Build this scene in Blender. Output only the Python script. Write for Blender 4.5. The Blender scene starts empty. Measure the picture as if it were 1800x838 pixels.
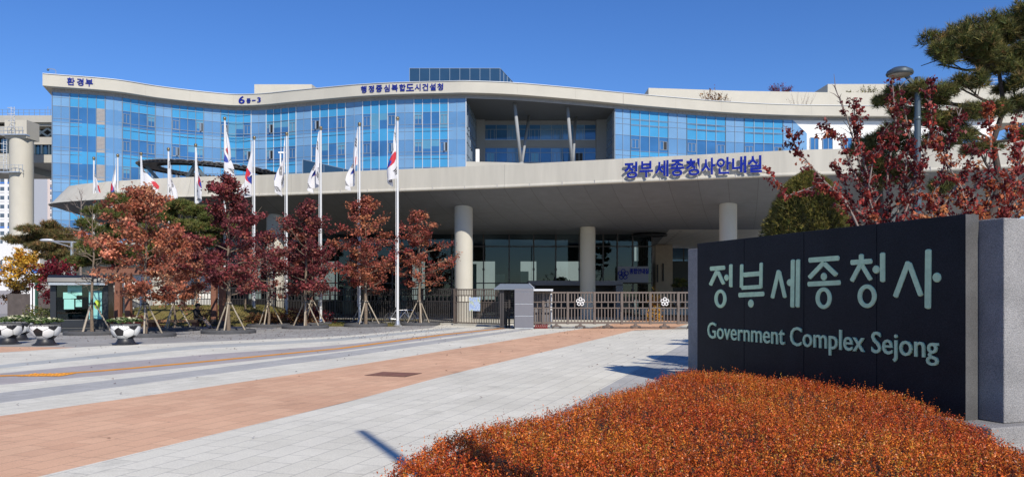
import bpy, bmesh, math, random
import numpy as np
from mathutils import Vector, Matrix
S = bpy.context.scene
COL = S.collection
R = math.radians
rng = np.random.default_rng(7)
random.seed(7)

# ------------------------------------------------------------------ camera, sky, sun, exposure
F, CX, HY, EYE = 1400.0, 900.0, 518.0, 1.65          # focal length and horizon in photo pixels, eye height in metres
cam_d = bpy.data.cameras.new("camera"); cam = bpy.data.objects.new("camera", cam_d); COL.objects.link(cam)
cam.location = (0, 0, EYE); cam.rotation_euler = (R(90), 0, 0)
cam_d.sensor_width = 36; cam_d.lens = 28.0; cam_d.shift_y = 99 / 1800
cam_d.clip_start = 0.1; cam_d.clip_end = 8000
S.camera = cam
SUN_AZ, SUN_EL = 157.0, 37.0                          # clockwise from +Y
W = bpy.data.worlds.new("World"); S.world = W; W.use_nodes = True
wn = W.node_tree; bg = wn.nodes["Background"]
sky = wn.nodes.new("ShaderNodeTexSky"); sky.sky_type = 'NISHITA'; sky.sun_disc = False
sky.sun_elevation = R(SUN_EL); sky.sun_rotation = R(SUN_AZ)
sky.altitude = 300; sky.air_density = 1.0; sky.dust_density = 0.0; sky.ozone_density = 6.0
hsv = wn.nodes.new("ShaderNodeHueSaturation"); hsv.inputs["Hue"].default_value = .512; hsv.inputs["Saturation"].default_value = 1.18   # the deep autumn blue of that day
wn.links.new(sky.outputs[0], hsv.inputs["Color"]); wn.links.new(hsv.outputs[0], bg.inputs[0]); bg.inputs[1].default_value = 0.108
sun_d = bpy.data.lights.new("sun", 'SUN'); sun = bpy.data.objects.new("sun", sun_d); COL.objects.link(sun)
sun_d.energy = 4.2; sun_d.angle = R(0.5); sun_d.color = (1.0, 0.925, 0.81)
_s = Vector((math.sin(R(SUN_AZ)) * math.cos(R(SUN_EL)), math.cos(R(SUN_AZ)) * math.cos(R(SUN_EL)), math.sin(R(SUN_EL))))
sun.rotation_euler = _s.to_track_quat('Z', 'Y').to_euler(); sun.location = (20, -30, 40)
S.view_settings.view_transform = 'Standard'; S.view_settings.look = 'None'
S.view_settings.exposure = 0.3; S.view_settings.gamma = 1.0

# ------------------------------------------------------------------ helpers
def P(px, py, Y):
    return Vector(((px - CX) / F * Y, Y, EYE + (HY - py) / F * Y))
def G(px, py, z=0.0):
    Y = F * (EYE - z) / (py - HY)
    return Vector(((px - CX) / F * Y, Y, z))
def XP(px, Y): return (px - CX) / F * Y
def ZP(py, Y): return EYE + (HY - py) / F * Y

class MB:
    def __init__(s): s.v = []; s.f = []; s.m = []; s.mi = 0
    def face(s, *pts):
        b = len(s.v); s.v += [tuple(p) for p in pts]; s.f.append(tuple(range(b, b + len(pts)))); s.m.append(s.mi)
    def add(s, verts, faces):
        b = len(s.v); s.v += [tuple(p) for p in verts]
        for f in faces: s.f.append(tuple(i + b for i in f)); s.m.append(s.mi)
    def box(s, c, size, rz=0.0, M=None):
        x, y, z = [k / 2 for k in size]
        vs = [Vector((a * x, b * y, d * z)) for d in (-1, 1) for a, b in ((-1, -1), (1, -1), (1, 1), (-1, 1))]
        m = Matrix.Translation(Vector(c)) @ (M if M else Matrix.Rotation(rz, 4, 'Z'))
        s.add([m @ v for v in vs], [(3, 2, 1, 0), (4, 5, 6, 7), (0, 1, 5, 4), (1, 2, 6, 5), (2, 3, 7, 6), (3, 0, 4, 7)])
    def bar(s, a, b, w, h):
        """rectangular bar from a to b, w wide (horizontal), h tall"""
        a, b = Vector(a), Vector(b); d = b - a; L = d.length; d.normalize()
        up = Vector((0, 0, 1)) if abs(d.z) < .95 else Vector((0, 1, 0))
        sx = d.cross(up).normalized(); uz = sx.cross(d).normalized()
        m = Matrix((sx, d, uz)).transposed().to_4x4()
        s.box((a + b) / 2, (w, L, h), M=m)
    def prism(s, poly, z0, z1, caps=True):
        n = len(poly)
        A = sum(poly[i][0] * poly[(i + 1) % n][1] - poly[(i + 1) % n][0] * poly[i][1] for i in range(n))
        if A < 0: poly = poly[::-1]
        vs = [(p[0], p[1], z0) for p in poly] + [(p[0], p[1], z1) for p in poly]
        fs = [(i, (i + 1) % n, (i + 1) % n + n, i + n) for i in range(n)]
        if caps: fs += [tuple(range(n - 1, -1, -1)), tuple(range(n, 2 * n))]
        s.add(vs, fs)
    def tube(s, pts, rad, n=8, cap=True):
        pts = [Vector(p) for p in pts]
        if not hasattr(rad, '__len__'): rad = [rad] * len(pts)
        vs = []; ref = None
        for i, p in enumerate(pts):
            d = (pts[min(i + 1, len(pts) - 1)] - pts[max(i - 1, 0)])
            if d.length < 1e-9: d = Vector((0, 0, 1))
            d.normalize()
            if ref is None: ref = Vector((1, 0, 0)) if abs(d.x) < .8 else Vector((0, 1, 0))
            a = (ref - d * ref.dot(d)).normalized(); b = d.cross(a); ref = a
            for k in range(n):
                t = 2 * math.pi * k / n
                vs.append(p + (a * math.cos(t) + b * math.sin(t)) * rad[i])
        fs = []
        for i in range(len(pts) - 1):
            for k in range(n):
                fs.append((i * n + k, i * n + (k + 1) % n, (i + 1) * n + (k + 1) % n, (i + 1) * n + k))
        if cap: fs += [tuple(range(n - 1, -1, -1)), tuple((len(pts) - 1) * n + k for k in range(n))]
        s.add(vs, fs)
    def loop(s, pts, r, n=6):
        pts = [Vector(p) for p in pts]; N = len(pts); vs = []
        nrm = Vector((0, 0, 0))
        c = sum(pts, Vector()) / N
        for i in range(N): nrm += (pts[i] - c).cross(pts[(i + 1) % N] - c)
        nrm.normalize()
        for i in range(N):
            d = (pts[(i + 1) % N] - pts[i - 1]).normalized(); a = d.cross(nrm).normalized()
            for k in range(n):
                t = 2 * math.pi * k / n; vs.append(pts[i] + (a * math.cos(t) + nrm * math.sin(t)) * r)
        s.add(vs, [(i * n + k, i * n + (k + 1) % n, ((i + 1) % N) * n + (k + 1) % n, ((i + 1) % N) * n + k) for i in range(N) for k in range(n)])
    def lathe(s, prof, n=24, c=(0, 0, 0)):
        c = Vector(c); vs = []
        for r, z in prof:
            for k in range(n):
                t = 2 * math.pi * k / n; vs.append(c + Vector((r * math.cos(t), r * math.sin(t), z)))
        m = len(prof)
        fs = [(i * n + k, i * n + (k + 1) % n, (i + 1) * n + (k + 1) % n, (i + 1) * n + k) for i in range(m - 1) for k in range(n)]
        if prof[0][0] > 1e-4: fs.append(tuple(range(n - 1, -1, -1)))
        if prof[-1][0] > 1e-4: fs.append(tuple((m - 1) * n + k for k in range(n)))
        s.add(vs, fs)
    def sphere(s, c, r, n=12, sq=(1, 1, 1)):
        c = Vector(c); prof = [(math.sin(math.pi * i / (n // 2)), -math.cos(math.pi * i / (n // 2))) for i in range(n // 2 + 1)]
        b = len(s.v); s.lathe([(max(p[0], 1e-5), p[1]) for p in prof], n)
        for i in range(b, len(s.v)):
            v = s.v[i]; s.v[i] = (c.x + v[0] * r * sq[0], c.y + v[1] * r * sq[1], c.z + v[2] * r * sq[2])
    def build(s, name, mats, parent=None, smooth=False, bevel=0.0):
        me = bpy.data.meshes.new(name); me.from_pydata(s.v, [], s.f)
        for m in (mats if isinstance(mats, (list, tuple)) else [mats]): me.materials.append(m)
        if any(s.m): me.polygons.foreach_set("material_index", s.m)
        if smooth: me.polygons.foreach_set("use_smooth", [True] * len(s.f))
        me.update()
        o = bpy.data.objects.new(name, me); COL.objects.link(o)
        if parent: o.parent = parent
        if bevel:
            b = o.modifiers.new("bevel", 'BEVEL'); b.width = bevel; b.segments = 2; b.limit_method = 'ANGLE'
        if smooth == 'auto':
            me.polygons.foreach_set("use_smooth", [True] * len(s.f))
            try: me.set_sharp_from_angle(angle=R(35))
            except Exception: pass
        return o

def thing(name, label, cat, loc=(0, 0, 0), rz=0.0, group=None):
    o = bpy.data.objects.new(name, None); COL.objects.link(o); o.empty_display_size = .2
    o.location = loc; o.rotation_euler = (0, 0, rz); o['label'] = label; o['category'] = cat
    if group: o['group'] = group
    return o
def tag(o, label, cat, group=None, kind=None):
    o['label'] = label; o['category'] = cat
    if group: o['group'] = group
    if kind: o['kind'] = kind
    return o
def struct(o, label=None, cat=None):
    o['kind'] = 'structure'
    if label: o['label'] = label
    if cat: o['category'] = cat
    return o
def stuff(o, label, cat): return tag(o, label, cat, kind='stuff')
def dup(root, label, loc, rz=0.0):
    r = root.copy(); COL.objects.link(r); r.location = loc; r.rotation_euler = (0, 0, rz); r['label'] = label
    for ch in list(root.children):
        c = ch.copy(); COL.objects.link(c); c.parent = r
        for g in ch.children:
            d = g.copy(); COL.objects.link(d); d.parent = c
    return r

def interp(tab, x):
    """smooth interpolation through a table of (x, y)"""
    n = len(tab)
    if x <= tab[0][0]: i = 0
    elif x >= tab[-1][0]: i = n - 2
    else: i = max(k for k in range(n - 1) if tab[k][0] <= x)
    x0, y0 = tab[i]; x1, y1 = tab[i + 1]; h = x1 - x0; t = (x - x0) / h
    if t < 0 or t > 1: return y0 + (y1 - y0) * t
    def slope(k):
        if k <= 0: return (tab[1][1] - tab[0][1]) / (tab[1][0] - tab[0][0])
        if k >= n - 1: return (tab[-1][1] - tab[-2][1]) / (tab[-1][0] - tab[-2][0])
        return (tab[k + 1][1] - tab[k - 1][1]) / (tab[k + 1][0] - tab[k - 1][0])
    m0, m1 = slope(i) * h, slope(i + 1) * h
    return (2*t**3 - 3*t*t + 1)*y0 + (t**3 - 2*t*t + t)*m0 + (-2*t**3 + 3*t*t)*y1 + (t**3 - t*t)*m1

# ------------------------------------------------------------------ materials
def mat(name, col, rough=.6, metal=0.0, var=0.0, vscale=3.0, bump=0.0, bscale=40.0, spec=.5, col2=None, detail=4.0):
    m = bpy.data.materials.new(name); m.use_nodes = True; nt = m.node_tree; b = nt.nodes["Principled BSDF"]
    b.inputs["Base Color"].default_value = (*col, 1); b.inputs["Roughness"].default_value = rough
    b.inputs["Metallic"].default_value = metal; b.inputs["Specular IOR Level"].default_value = spec
    if var or col2:
        tc = nt.nodes.new("ShaderNodeTexCoord"); n = nt.nodes.new("ShaderNodeTexNoise"); n.inputs["Scale"].default_value = vscale
        n.inputs["Detail"].default_value = detail; n.inputs["Roughness"].default_value = .65
        r = nt.nodes.new("ShaderNodeValToRGB"); r.color_ramp.elements[0].position = .3; r.color_ramp.elements[1].position = .7
        c2 = col2 or tuple(min(1, k * (1 + var)) for k in col); c1 = col if col2 else tuple(k * (1 - var) for k in col)
        r.color_ramp.elements[0].color = (*c1, 1); r.color_ramp.elements[1].color = (*c2, 1)
        nt.links.new(tc.outputs["Object"], n.inputs["Vector"]); nt.links.new(n.outputs["Fac"], r.inputs[0]); nt.links.new(r.outputs[0], b.inputs["Base Color"])
    if bump:
        tc = nt.nodes.new("ShaderNodeTexCoord"); n = nt.nodes.new("ShaderNodeTexNoise"); n.inputs["Scale"].default_value = bscale; n.inputs["Detail"].default_value = 6
        bp = nt.nodes.new("ShaderNodeBump"); bp.inputs["Strength"].default_value = bump; bp.inputs["Distance"].default_value = .02
        nt.links.new(tc.outputs["Object"], n.inputs["Vector"]); nt.links.new(n.outputs["Fac"], bp.inputs["Height"]); nt.links.new(bp.outputs[0], b.inputs["Normal"])
    return m

def leaf_mat(name, trans=.3, rough=.5, spec=.25):
    """colour comes from a random per-leaf colour; a share of the light passes through the leaf"""
    m = bpy.data.materials.new(name); m.use_nodes = True; nt = m.node_tree; b = nt.nodes["Principled BSDF"]
    a = nt.nodes.new("ShaderNodeAttribute"); a.attribute_name = "leaf_colour"
    b.inputs["Roughness"].default_value = rough; b.inputs["Specular IOR Level"].default_value = spec
    t = nt.nodes.new("ShaderNodeBsdfTranslucent"); mx = nt.nodes.new("ShaderNodeMixShader"); mx.inputs[0].default_value = trans
    out = nt.nodes["Material Output"]
    nt.links.new(a.outputs["Color"], b.inputs["Base Color"]); nt.links.new(a.outputs["Color"], t.inputs["Color"])
    nt.links.new(b.outputs[0], mx.inputs[1]); nt.links.new(t.outputs[0], mx.inputs[2]); nt.links.new(mx.outputs[0], out.inputs["Surface"])
    return m

def paving_mat(name, c1, c2, cm, bw=.6, rh=.3, ang=71.5, mortar=.008, stain=.16, rough=.85):
    m = bpy.data.materials.new(name); m.use_nodes = True; nt = m.node_tree; b = nt.nodes["Principled BSDF"]; L = nt.links.new
    b.inputs["Roughness"].default_value = rough; b.inputs["Specular IOR Level"].default_value = .3
    tc = nt.nodes.new("ShaderNodeTexCoord"); mp = nt.nodes.new("ShaderNodeMapping"); mp.inputs["Rotation"].default_value = (0, 0, -R(ang))
    L(tc.outputs["Object"], mp.inputs["Vector"])
    br = nt.nodes.new("ShaderNodeTexBrick"); br.inputs["Scale"].default_value = 1; br.inputs["Brick Width"].default_value = bw; br.inputs["Row Height"].default_value = rh
    br.inputs["Mortar Size"].default_value = mortar; br.inputs["Mortar Smooth"].default_value = .3; br.offset = .5; br.squash = .62; br.squash_frequency = 3
    br.inputs["Color1"].default_value = (*c1, 1); br.inputs["Color2"].default_value = (*c2, 1); br.inputs["Mortar"].default_value = (*cm, 1)
    L(mp.outputs[0], br.inputs["Vector"])
    def noise(sc, det):
        n = nt.nodes.new("ShaderNodeTexNoise"); n.inputs["Scale"].default_value = sc; n.inputs["Detail"].default_value = det; n.inputs["Roughness"].default_value = .7
        L(tc.outputs["Object"], n.inputs["Vector"]); return n
    n1 = noise(.35, 5); n2 = noise(60, 3)
    mr = nt.nodes.new("ShaderNodeMapRange"); mr.inputs[1].default_value = .3; mr.inputs[2].default_value = .7; mr.inputs[3].default_value = 1 - stain; mr.inputs[4].default_value = 1 + stain * .4
    L(n1.outputs["Fac"], mr.inputs[0])
    mr2 = nt.nodes.new("ShaderNodeMapRange"); mr2.inputs[1].default_value = .25; mr2.inputs[2].default_value = .75; mr2.inputs[3].default_value = .80; mr2.inputs[4].default_value = 1.12
    L(n2.outputs["Fac"], mr2.inputs[0])
    n3 = noise(1.1, 6); mr3 = nt.nodes.new("ShaderNodeMapRange"); mr3.inputs[1].default_value = .58; mr3.inputs[2].default_value = .74; mr3.inputs[3].default_value = 1.0; mr3.inputs[4].default_value = .74; L(n3.outputs["Fac"], mr3.inputs[0])   # dirt blotches
    mq = nt.nodes.new("ShaderNodeMath"); mq.operation = 'MULTIPLY'; L(mr.outputs[0], mq.inputs[0]); L(mr3.outputs[0], mq.inputs[1])
    mu = nt.nodes.new("ShaderNodeMath"); mu.operation = 'MULTIPLY'; L(mq.outputs[0], mu.inputs[0]); L(mr2.outputs[0], mu.inputs[1])
    vm = nt.nodes.new("ShaderNodeVectorMath"); vm.operation = 'SCALE'; L(br.outputs["Color"], vm.inputs[0]); L(mu.outputs[0], vm.inputs["Scale"])
    L(vm.outputs[0], b.inputs["Base Color"])
    bp = nt.nodes.new("ShaderNodeBump"); bp.inputs["Strength"].default_value = .25; bp.inputs["Distance"].default_value = .01; bp.invert = True
    L(br.outputs["Fac"], bp.inputs["Height"]); L(bp.outputs[0], b.inputs["Normal"])
    return m

def granite_mat(name, base, fleck, rough, bump=0.0, scale=120.0, spec=.5):
    m = bpy.data.materials.new(name); m.use_nodes = True; nt = m.node_tree; b = nt.nodes["Principled BSDF"]; L = nt.links.new
    b.inputs["Roughness"].default_value = rough; b.inputs["Specular IOR Level"].default_value = spec
    tc = nt.nodes.new("ShaderNodeTexCoord"); v = nt.nodes.new("ShaderNodeTexNoise"); v.inputs["Scale"].default_value = scale; v.inputs["Detail"].default_value = 5; v.inputs["Roughness"].default_value = .8
    r = nt.nodes.new("ShaderNodeValToRGB"); r.color_ramp.elements[0].position = .35; r.color_ramp.elements[1].position = .68
    r.color_ramp.elements[0].color = (*base, 1); r.color_ramp.elements[1].color = (*fleck, 1)
    L(tc.outputs["Object"], v.inputs["Vector"]); L(v.outputs["Fac"], r.inputs[0])
    n = nt.nodes.new("ShaderNodeTexNoise"); n.inputs["Scale"].default_value = 2.2; n.inputs["Detail"].default_value = 5; L(tc.outputs["Object"], n.inputs["Vector"])
    mr = nt.nodes.new("ShaderNodeMapRange"); mr.inputs[1].default_value = .3; mr.inputs[2].default_value = .7; mr.inputs[3].default_value = .8; mr.inputs[4].default_value = 1.15; L(n.outputs["Fac"], mr.inputs[0])
    vm = nt.nodes.new("ShaderNodeVectorMath"); vm.operation = 'SCALE'; L(r.outputs[0], vm.inputs[0]); L(mr.outputs[0], vm.inputs["Scale"]); L(vm.outputs[0], b.inputs["Base Color"])
    if bump:
        n2 = nt.nodes.new("ShaderNodeTexNoise"); n2.inputs["Scale"].default_value = 55; n2.inputs["Detail"].default_value = 5; L(tc.outputs["Object"], n2.inputs["Vector"])
        bp = nt.nodes.new("ShaderNodeBump"); bp.inputs["Strength"].default_value = bump; bp.inputs["Distance"].default_value = .02
        L(n2.outputs["Fac"], bp.inputs["Height"]); L(bp.outputs[0], b.inputs["Normal"])
    return m

def glass_mat(name, col, rough=.06, metal=.55, var=.08, vs=.25):
    m = mat(name, col, rough, metal, var=var, vscale=vs, detail=2, spec=.6)
    nt = m.node_tree; b = nt.nodes["Principled BSDF"]
    tc = nt.nodes.new("ShaderNodeTexCoord"); n = nt.nodes.new("ShaderNodeTexNoise"); n.inputs["Scale"].default_value = .5
    bp = nt.nodes.new("ShaderNodeBump"); bp.inputs["Strength"].default_value = .03; bp.inputs["Distance"].default_value = .05
    nt.links.new(tc.outputs["Object"], n.inputs["Vector"]); nt.links.new(n.outputs["Fac"], bp.inputs["Height"]); nt.links.new(bp.outputs[0], b.inputs["Normal"])
    return m

def panel_mat(name, col, px, py, line=.6, lw=.012, var=.05, rough=.5, uv=True, metal=0.0):
    """flat panels with thin dark joints; UV in metres"""
    m = bpy.data.materials.new(name); m.use_nodes = True; nt = m.node_tree; b = nt.nodes["Principled BSDF"]; L = nt.links.new
    b.inputs["Roughness"].default_value = rough; b.inputs["Metallic"].default_value = metal
    tc = nt.nodes.new("ShaderNodeTexCoord"); br = nt.nodes.new("ShaderNodeTexBrick")
    br.inputs["Scale"].default_value = 1; br.inputs["Brick Width"].default_value = px; br.inputs["Row Height"].default_value = py; br.inputs["Mortar Size"].default_value = lw; br.offset = 0
    br.inputs["Mortar Smooth"].default_value = .2
    br.inputs["Color1"].default_value = (*[k * (1 - var) for k in col], 1); br.inputs["Color2"].default_value = (*[k * (1 + var) for k in col], 1)
    br.inputs["Mortar"].default_value = (*[k * line for k in col], 1)
    L(tc.outputs["UV" if uv else "Object"], br.inputs["Vector"])
    n = nt.nodes.new("ShaderNodeTexNoise"); n.inputs["Scale"].default_value = 1.0; n.inputs["Detail"].default_value = 6; n.inputs["Roughness"].default_value = .65
    mp = nt.nodes.new("ShaderNodeMapping"); mp.inputs["Scale"].default_value = (1.6, 1.6, .16); L(tc.outputs["Object"], mp.inputs["Vector"]); L(mp.outputs[0], n.inputs["Vector"])   # rain streaks running down
    mr = nt.nodes.new("ShaderNodeMapRange"); mr.inputs[1].default_value = .3; mr.inputs[2].default_value = .7; mr.inputs[3].default_value = .86; mr.inputs[4].default_value = 1.05; L(n.outputs["Fac"], mr.inputs[0])
    vm = nt.nodes.new("ShaderNodeVectorMath"); vm.operation = 'SCALE'; L(br.outputs["Color"], vm.inputs[0]); L(mr.outputs[0], vm.inputs["Scale"]); L(vm.outputs[0], b.inputs["Base Color"])
    return m

def set_uv(o, fn):
    me = o.data; uv = me.uv_layers.new(name="UVMap")
    for lp in me.loops: uv.data[lp.index].uv = fn(me.vertices[lp.vertex_index].co, lp.vertex_index)

M = {}
M['concrete'] = mat('pale_concrete', (.47, .45, .39), .75, var=.05, vscale=.35, bump=.08, bscale=3)
M['concrete2'] = mat('grey_concrete', (.40, .385, .34), .8, var=.10, vscale=.25)
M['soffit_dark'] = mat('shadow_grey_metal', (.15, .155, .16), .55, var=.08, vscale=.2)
M['frieze'] = mat('grey_frieze', (.34, .34, .36), .6, var=.1, vscale=1)
M['alu'] = mat('aluminium_mullion', (.23, .29, .36), .4, .3)
M['alu_light'] = mat('light_aluminium', (.62, .64, .66), .4, .2)
M['cyan'] = glass_mat('cyan_spandrel_glass', (.058, .285, .52), metal=.08, rough=.12)
M['blue'] = glass_mat('blue_vision_glass', (.04, .145, .33), metal=.12, rough=.05, var=.2)
M['teal'] = glass_mat('teal_blind_behind_glass', (.095, .27, .41), metal=.08, rough=.1)
M['lav'] = glass_mat('slate_blue_glass', (.165, .315, .50), metal=.08, rough=.12)
M['lavd'] = glass_mat('deep_slate_blue_glass', (.115, .25, .44), metal=.10, rough=.1)
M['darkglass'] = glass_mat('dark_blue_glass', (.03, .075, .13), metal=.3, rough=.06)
M['black'] = mat('black_void', (.012, .013, .015), .6)
M['louvre'] = mat('grey_brown_louvre', (.30, .27, .25), .6, var=.08)
M['white'] = mat('white_paint', (.80, .80, .79), .4, var=.03)
M['steel'] = mat('brushed_steel', (.55, .56, .57), .3, .7, var=.05)
M['bluesign'] = mat('blue_sign_paint', (.005, .018, .235), .65, spec=.15)
M['bark'] = mat('grey_brown_bark', (.17, .13, .095), .9, var=.3, vscale=14, bump=.5, bscale=30)
M['barkd'] = mat('dark_bark', (.06, .045, .038), .9, var=.3, vscale=14, bump=.5, bscale=30)
M['twig'] = mat('pale_twig_bark', (.22, .18, .16), .85, var=.2, vscale=10)
M['leaf'] = leaf_mat('autumn_leaf', .30)
M['needle'] = leaf_mat('pine_needle', .12, .55)
M['hedge'] = leaf_mat('hedge_leaf', .25, .4, .35)
M['bronze'] = mat('bronze_brown_metal', (.135, .108, .092), .5, .2, var=.06)
M['irondark'] = mat('dark_iron', (.05, .045, .045), .5, .2)
M['rubber'] = mat('dark_grey_rubber', (.065, .066, .07), .85, var=.2, vscale=6)
M['wood'] = mat('brown_timber', (.20, .085, .052), .7, var=.2, vscale=6)
M['stake'] = mat('weathered_stake_wood', (.36, .31, .24), .85, var=.2, vscale=9)
M['greybox'] = mat('grey_metal_cladding', (.15, .15, .17), .5, .0, var=.04)
M['lampgrey'] = mat('blue_grey_lamp_paint', (.09, .115, .13), .35, .4)
M['kiosk'] = mat('charcoal_kiosk_metal', (.022, .025, .03), .35, .2)
M['roofgrey'] = mat('roof_gravel', (.3, .29, .27), .9, var=.1)

# ------------------------------------------------------------------ foliage builders
def _mesh_np(name, V, Fc, mats, cols=None, parent=None):
    me = bpy.data.meshes.new(name); n, k = Fc.shape
    me.vertices.add(len(V)); me.vertices.foreach_set("co", V.astype(np.float32).ravel())
    me.loops.add(n * k); me.loops.foreach_set("vertex_index", Fc.astype(np.int32).ravel())
    me.polygons.add(n); me.polygons.foreach_set("loop_start", np.arange(0, n * k, k, dtype=np.int32))
    try: me.polygons.foreach_set("loop_total", np.full(n, k, dtype=np.int32))
    except Exception: pass
    for m in mats: me.materials.append(m)
    if cols is not None:
        a = me.color_attributes.new("leaf_colour", 'FLOAT_COLOR', 'POINT')
        a.data.foreach_set("color", np.hstack([cols, np.ones((len(cols), 1))]).astype(np.float32).ravel())
    me.update(calc_edges=True); me.validate()
    o = bpy.data.objects.new(name, me); COL.objects.link(o)
    if parent: o.parent = parent
    return o
def unit(a): return a / np.maximum(np.linalg.norm(a, axis=1, keepdims=True), 1e-9)
def palette(n, cols, w, jit=.18):
    cols = np.array(cols); idx = rng.choice(len(cols), n, p=np.array(w) / np.sum(w))
    c = cols[idx] * (1 + rng.normal(0, jit, (n, 1))); return np.clip(c * (1 + rng.normal(0, jit * .35, (n, 3))), .002, 1)
def leaves(name, pts, size, cols, material, parent=None, up=.5, aspect=.7, dirs=None, droop=0.0):
    """one folded four-cornered leaf at each point"""
    n = len(pts); size = np.broadcast_to(np.asarray(size, float), (n,)) * rng.uniform(.65, 1.3, n)
    nr = unit(rng.normal(0, 1, (n, 3)) + np.array([0, -.25, up]))
    t = unit(rng.normal(0, 1, (n, 3)) - np.array([0, 0, droop])) if dirs is None else unit(dirs + rng.normal(0, .45, (n, 3)))
    t = unit(t - nr * np.sum(t * nr, 1, keepdims=True)); b = np.cross(nr, t)
    s = size[:, None]; f = nr * s * .16
    V = np.stack([pts - t * s * .5, pts + b * s * aspect * .5 + f + t * s * .05, pts + t * s * .5, pts - b * s * aspect * .5 + f + t * s * .05], 1).reshape(-1, 3)
    Fc = np.arange(4 * n).reshape(n, 4)
    return _mesh_np(name, V, Fc, [material], np.repeat(cols, 4, 0), parent)
def needles(name, pts, dirs, length, width, per, cols, material, parent=None, spread=.75):
    """a brush of needles at each point"""
    n = len(pts); p = np.repeat(pts, per, 0); d = unit(np.repeat(unit(dirs), per, 0) + rng.normal(0, spread, (n * per, 3)))
    L = length * rng.uniform(.7, 1.25, (n * per, 1)); sd = unit(np.cross(d, rng.normal(0, 1, (n * per, 3))))
    c = np.repeat(cols, per, 0) * (1 + rng.normal(0, .15, (n * per, 1)))
    V = np.stack([p - sd * width * .5, p + sd * width * .5, p + d * L], 1).reshape(-1, 3)
    return _mesh_np(name, V, np.arange(3 * n * per).reshape(-1, 3), [material], np.repeat(np.clip(c, .002, 1), 3, 0), parent)

PAL = {
 'orange': ([(.46, .175, .095), (.35, .12, .07), (.56, .26, .15), (.25, .08, .05), (.38, .095, .065)], [4, 3, 2, 2, 1]),
 'wine': ([(.17, .040, .045), (.25, .058, .058), (.105, .03, .032), (.34, .12, .08), (.22, .075, .055)], [4, 3, 2, 1, 1]),
 'russet': ([(.36, .115, .07), (.25, .066, .05), (.47, .19, .10), (.17, .045, .036), (.28, .055, .05)], [4, 3, 2, 2, 1]),
 'pine': ([(.10, .125, .033), (.15, .155, .042), (.06, .08, .025), (.21, .18, .055), (.20, .13, .05)], [4, 3, 2, 1.5, .6]),
 'pinedark': ([(.09, .105, .03), (.15, .145, .04), (.045, .055, .02), (.24, .19, .06), (.20, .13, .05)], [4, 3, 2.5, 1.6, .7]),
 'pinebrown': ([(.125, .115, .04), (.19, .135, .055), (.075, .08, .03), (.25, .15, .065)], [4, 3, 2, 2]),
 'yellow': ([(.62, .36, .05), (.50, .25, .035), (.70, .45, .09), (.30, .20, .05)], [4, 3, 2, 1]),
 'crimson': ([(.20, .016, .03), (.13, .012, .022), (.28, .03, .035)], [3, 2, 1]),
 'cherry': ([(.20, .030, .030), (.13, .020, .024), (.31, .052, .038), (.36, .11, .055), (.09, .018, .02)], [4, 3.4, 2.2, .6, 1.8]),
 'flame': ([(.33, .06, .038), (.44, .13, .055), (.22, .03, .03), (.52, .21, .085), (.13, .02, .022)], [3, 2.2, 2.6, .9, 1.2]),
 'hedge': ([(.61, .145, .022), (.46, .092, .018), (.72, .23, .034), (.27, .060, .017), (.49, .064, .022), (.42, .22, .04), (.11, .028, .013)], [4, 4, 2.2, 2.4, 1.6, 1.2, 1.2]),
 'yew': ([(.125, .122, .03), (.20, .175, .045), (.07, .075, .02), (.29, .24, .06)], [4, 3, 3, 1.2]),
 'grass': ([(.20, .19, .055), (.15, .15, .04), (.28, .23, .08), (.10, .11, .03)], [3, 3, 2, 2]),
 'drybrown': ([(.26, .13, .05), (.16, .07, .035), (.34, .20, .08), (.12, .035, .025)], [3, 3, 2, 2]),
 'cabbage': ([(.07, .12, .035), (.11, .17, .05), (.38, .42, .22), (.62, .60, .42), (.05, .08, .03)], [4, 3, 1.5, .9, 2]),
}
# ------------------------------------------------------------------ ground and paving
g = MB(); g.face((-3000, -600, -.006), (3000, -600, -.006), (3000, 5000, -.006), (-3000, 5000, -.006))
struct(g.build('ground', mat('earth_and_gravel', (.30, .28, .24), .95, var=.15, vscale=.4)))
MORT = (.34, .33, .31)
pm = {
 'white': paving_mat('white_granite_setts', (.68, .655, .555), (.745, .718, .615), (.47, .455, .40)),
 'orange': paving_mat('salmon_clay_setts', (.65, .385, .245), (.74, .46, .295), (.49, .30, .20)),
 'grey': paving_mat('grey_granite_setts', (.42, .418, .40), (.47, .465, .445), (.28, .28, .265)),
 'mauve': paving_mat('mauve_grey_setts', (.41, .375, .365), (.45, .41, .40), (.30, .275, .27)),
 'bluegrey': paving_mat('blue_grey_setts', (.44, .455, .435), (.48, .495, .475), (.32, .33, .32)),
 'plaza': paving_mat('plaza_slabs', (.31, .305, .29), (.385, .378, .36), (.24, .235, .225), bw=.9, rh=.9, ang=10),
 'yellow': mat('tactile_yellow_tile', (.72, .30, .02), .7, var=.15, vscale=2),
}
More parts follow.
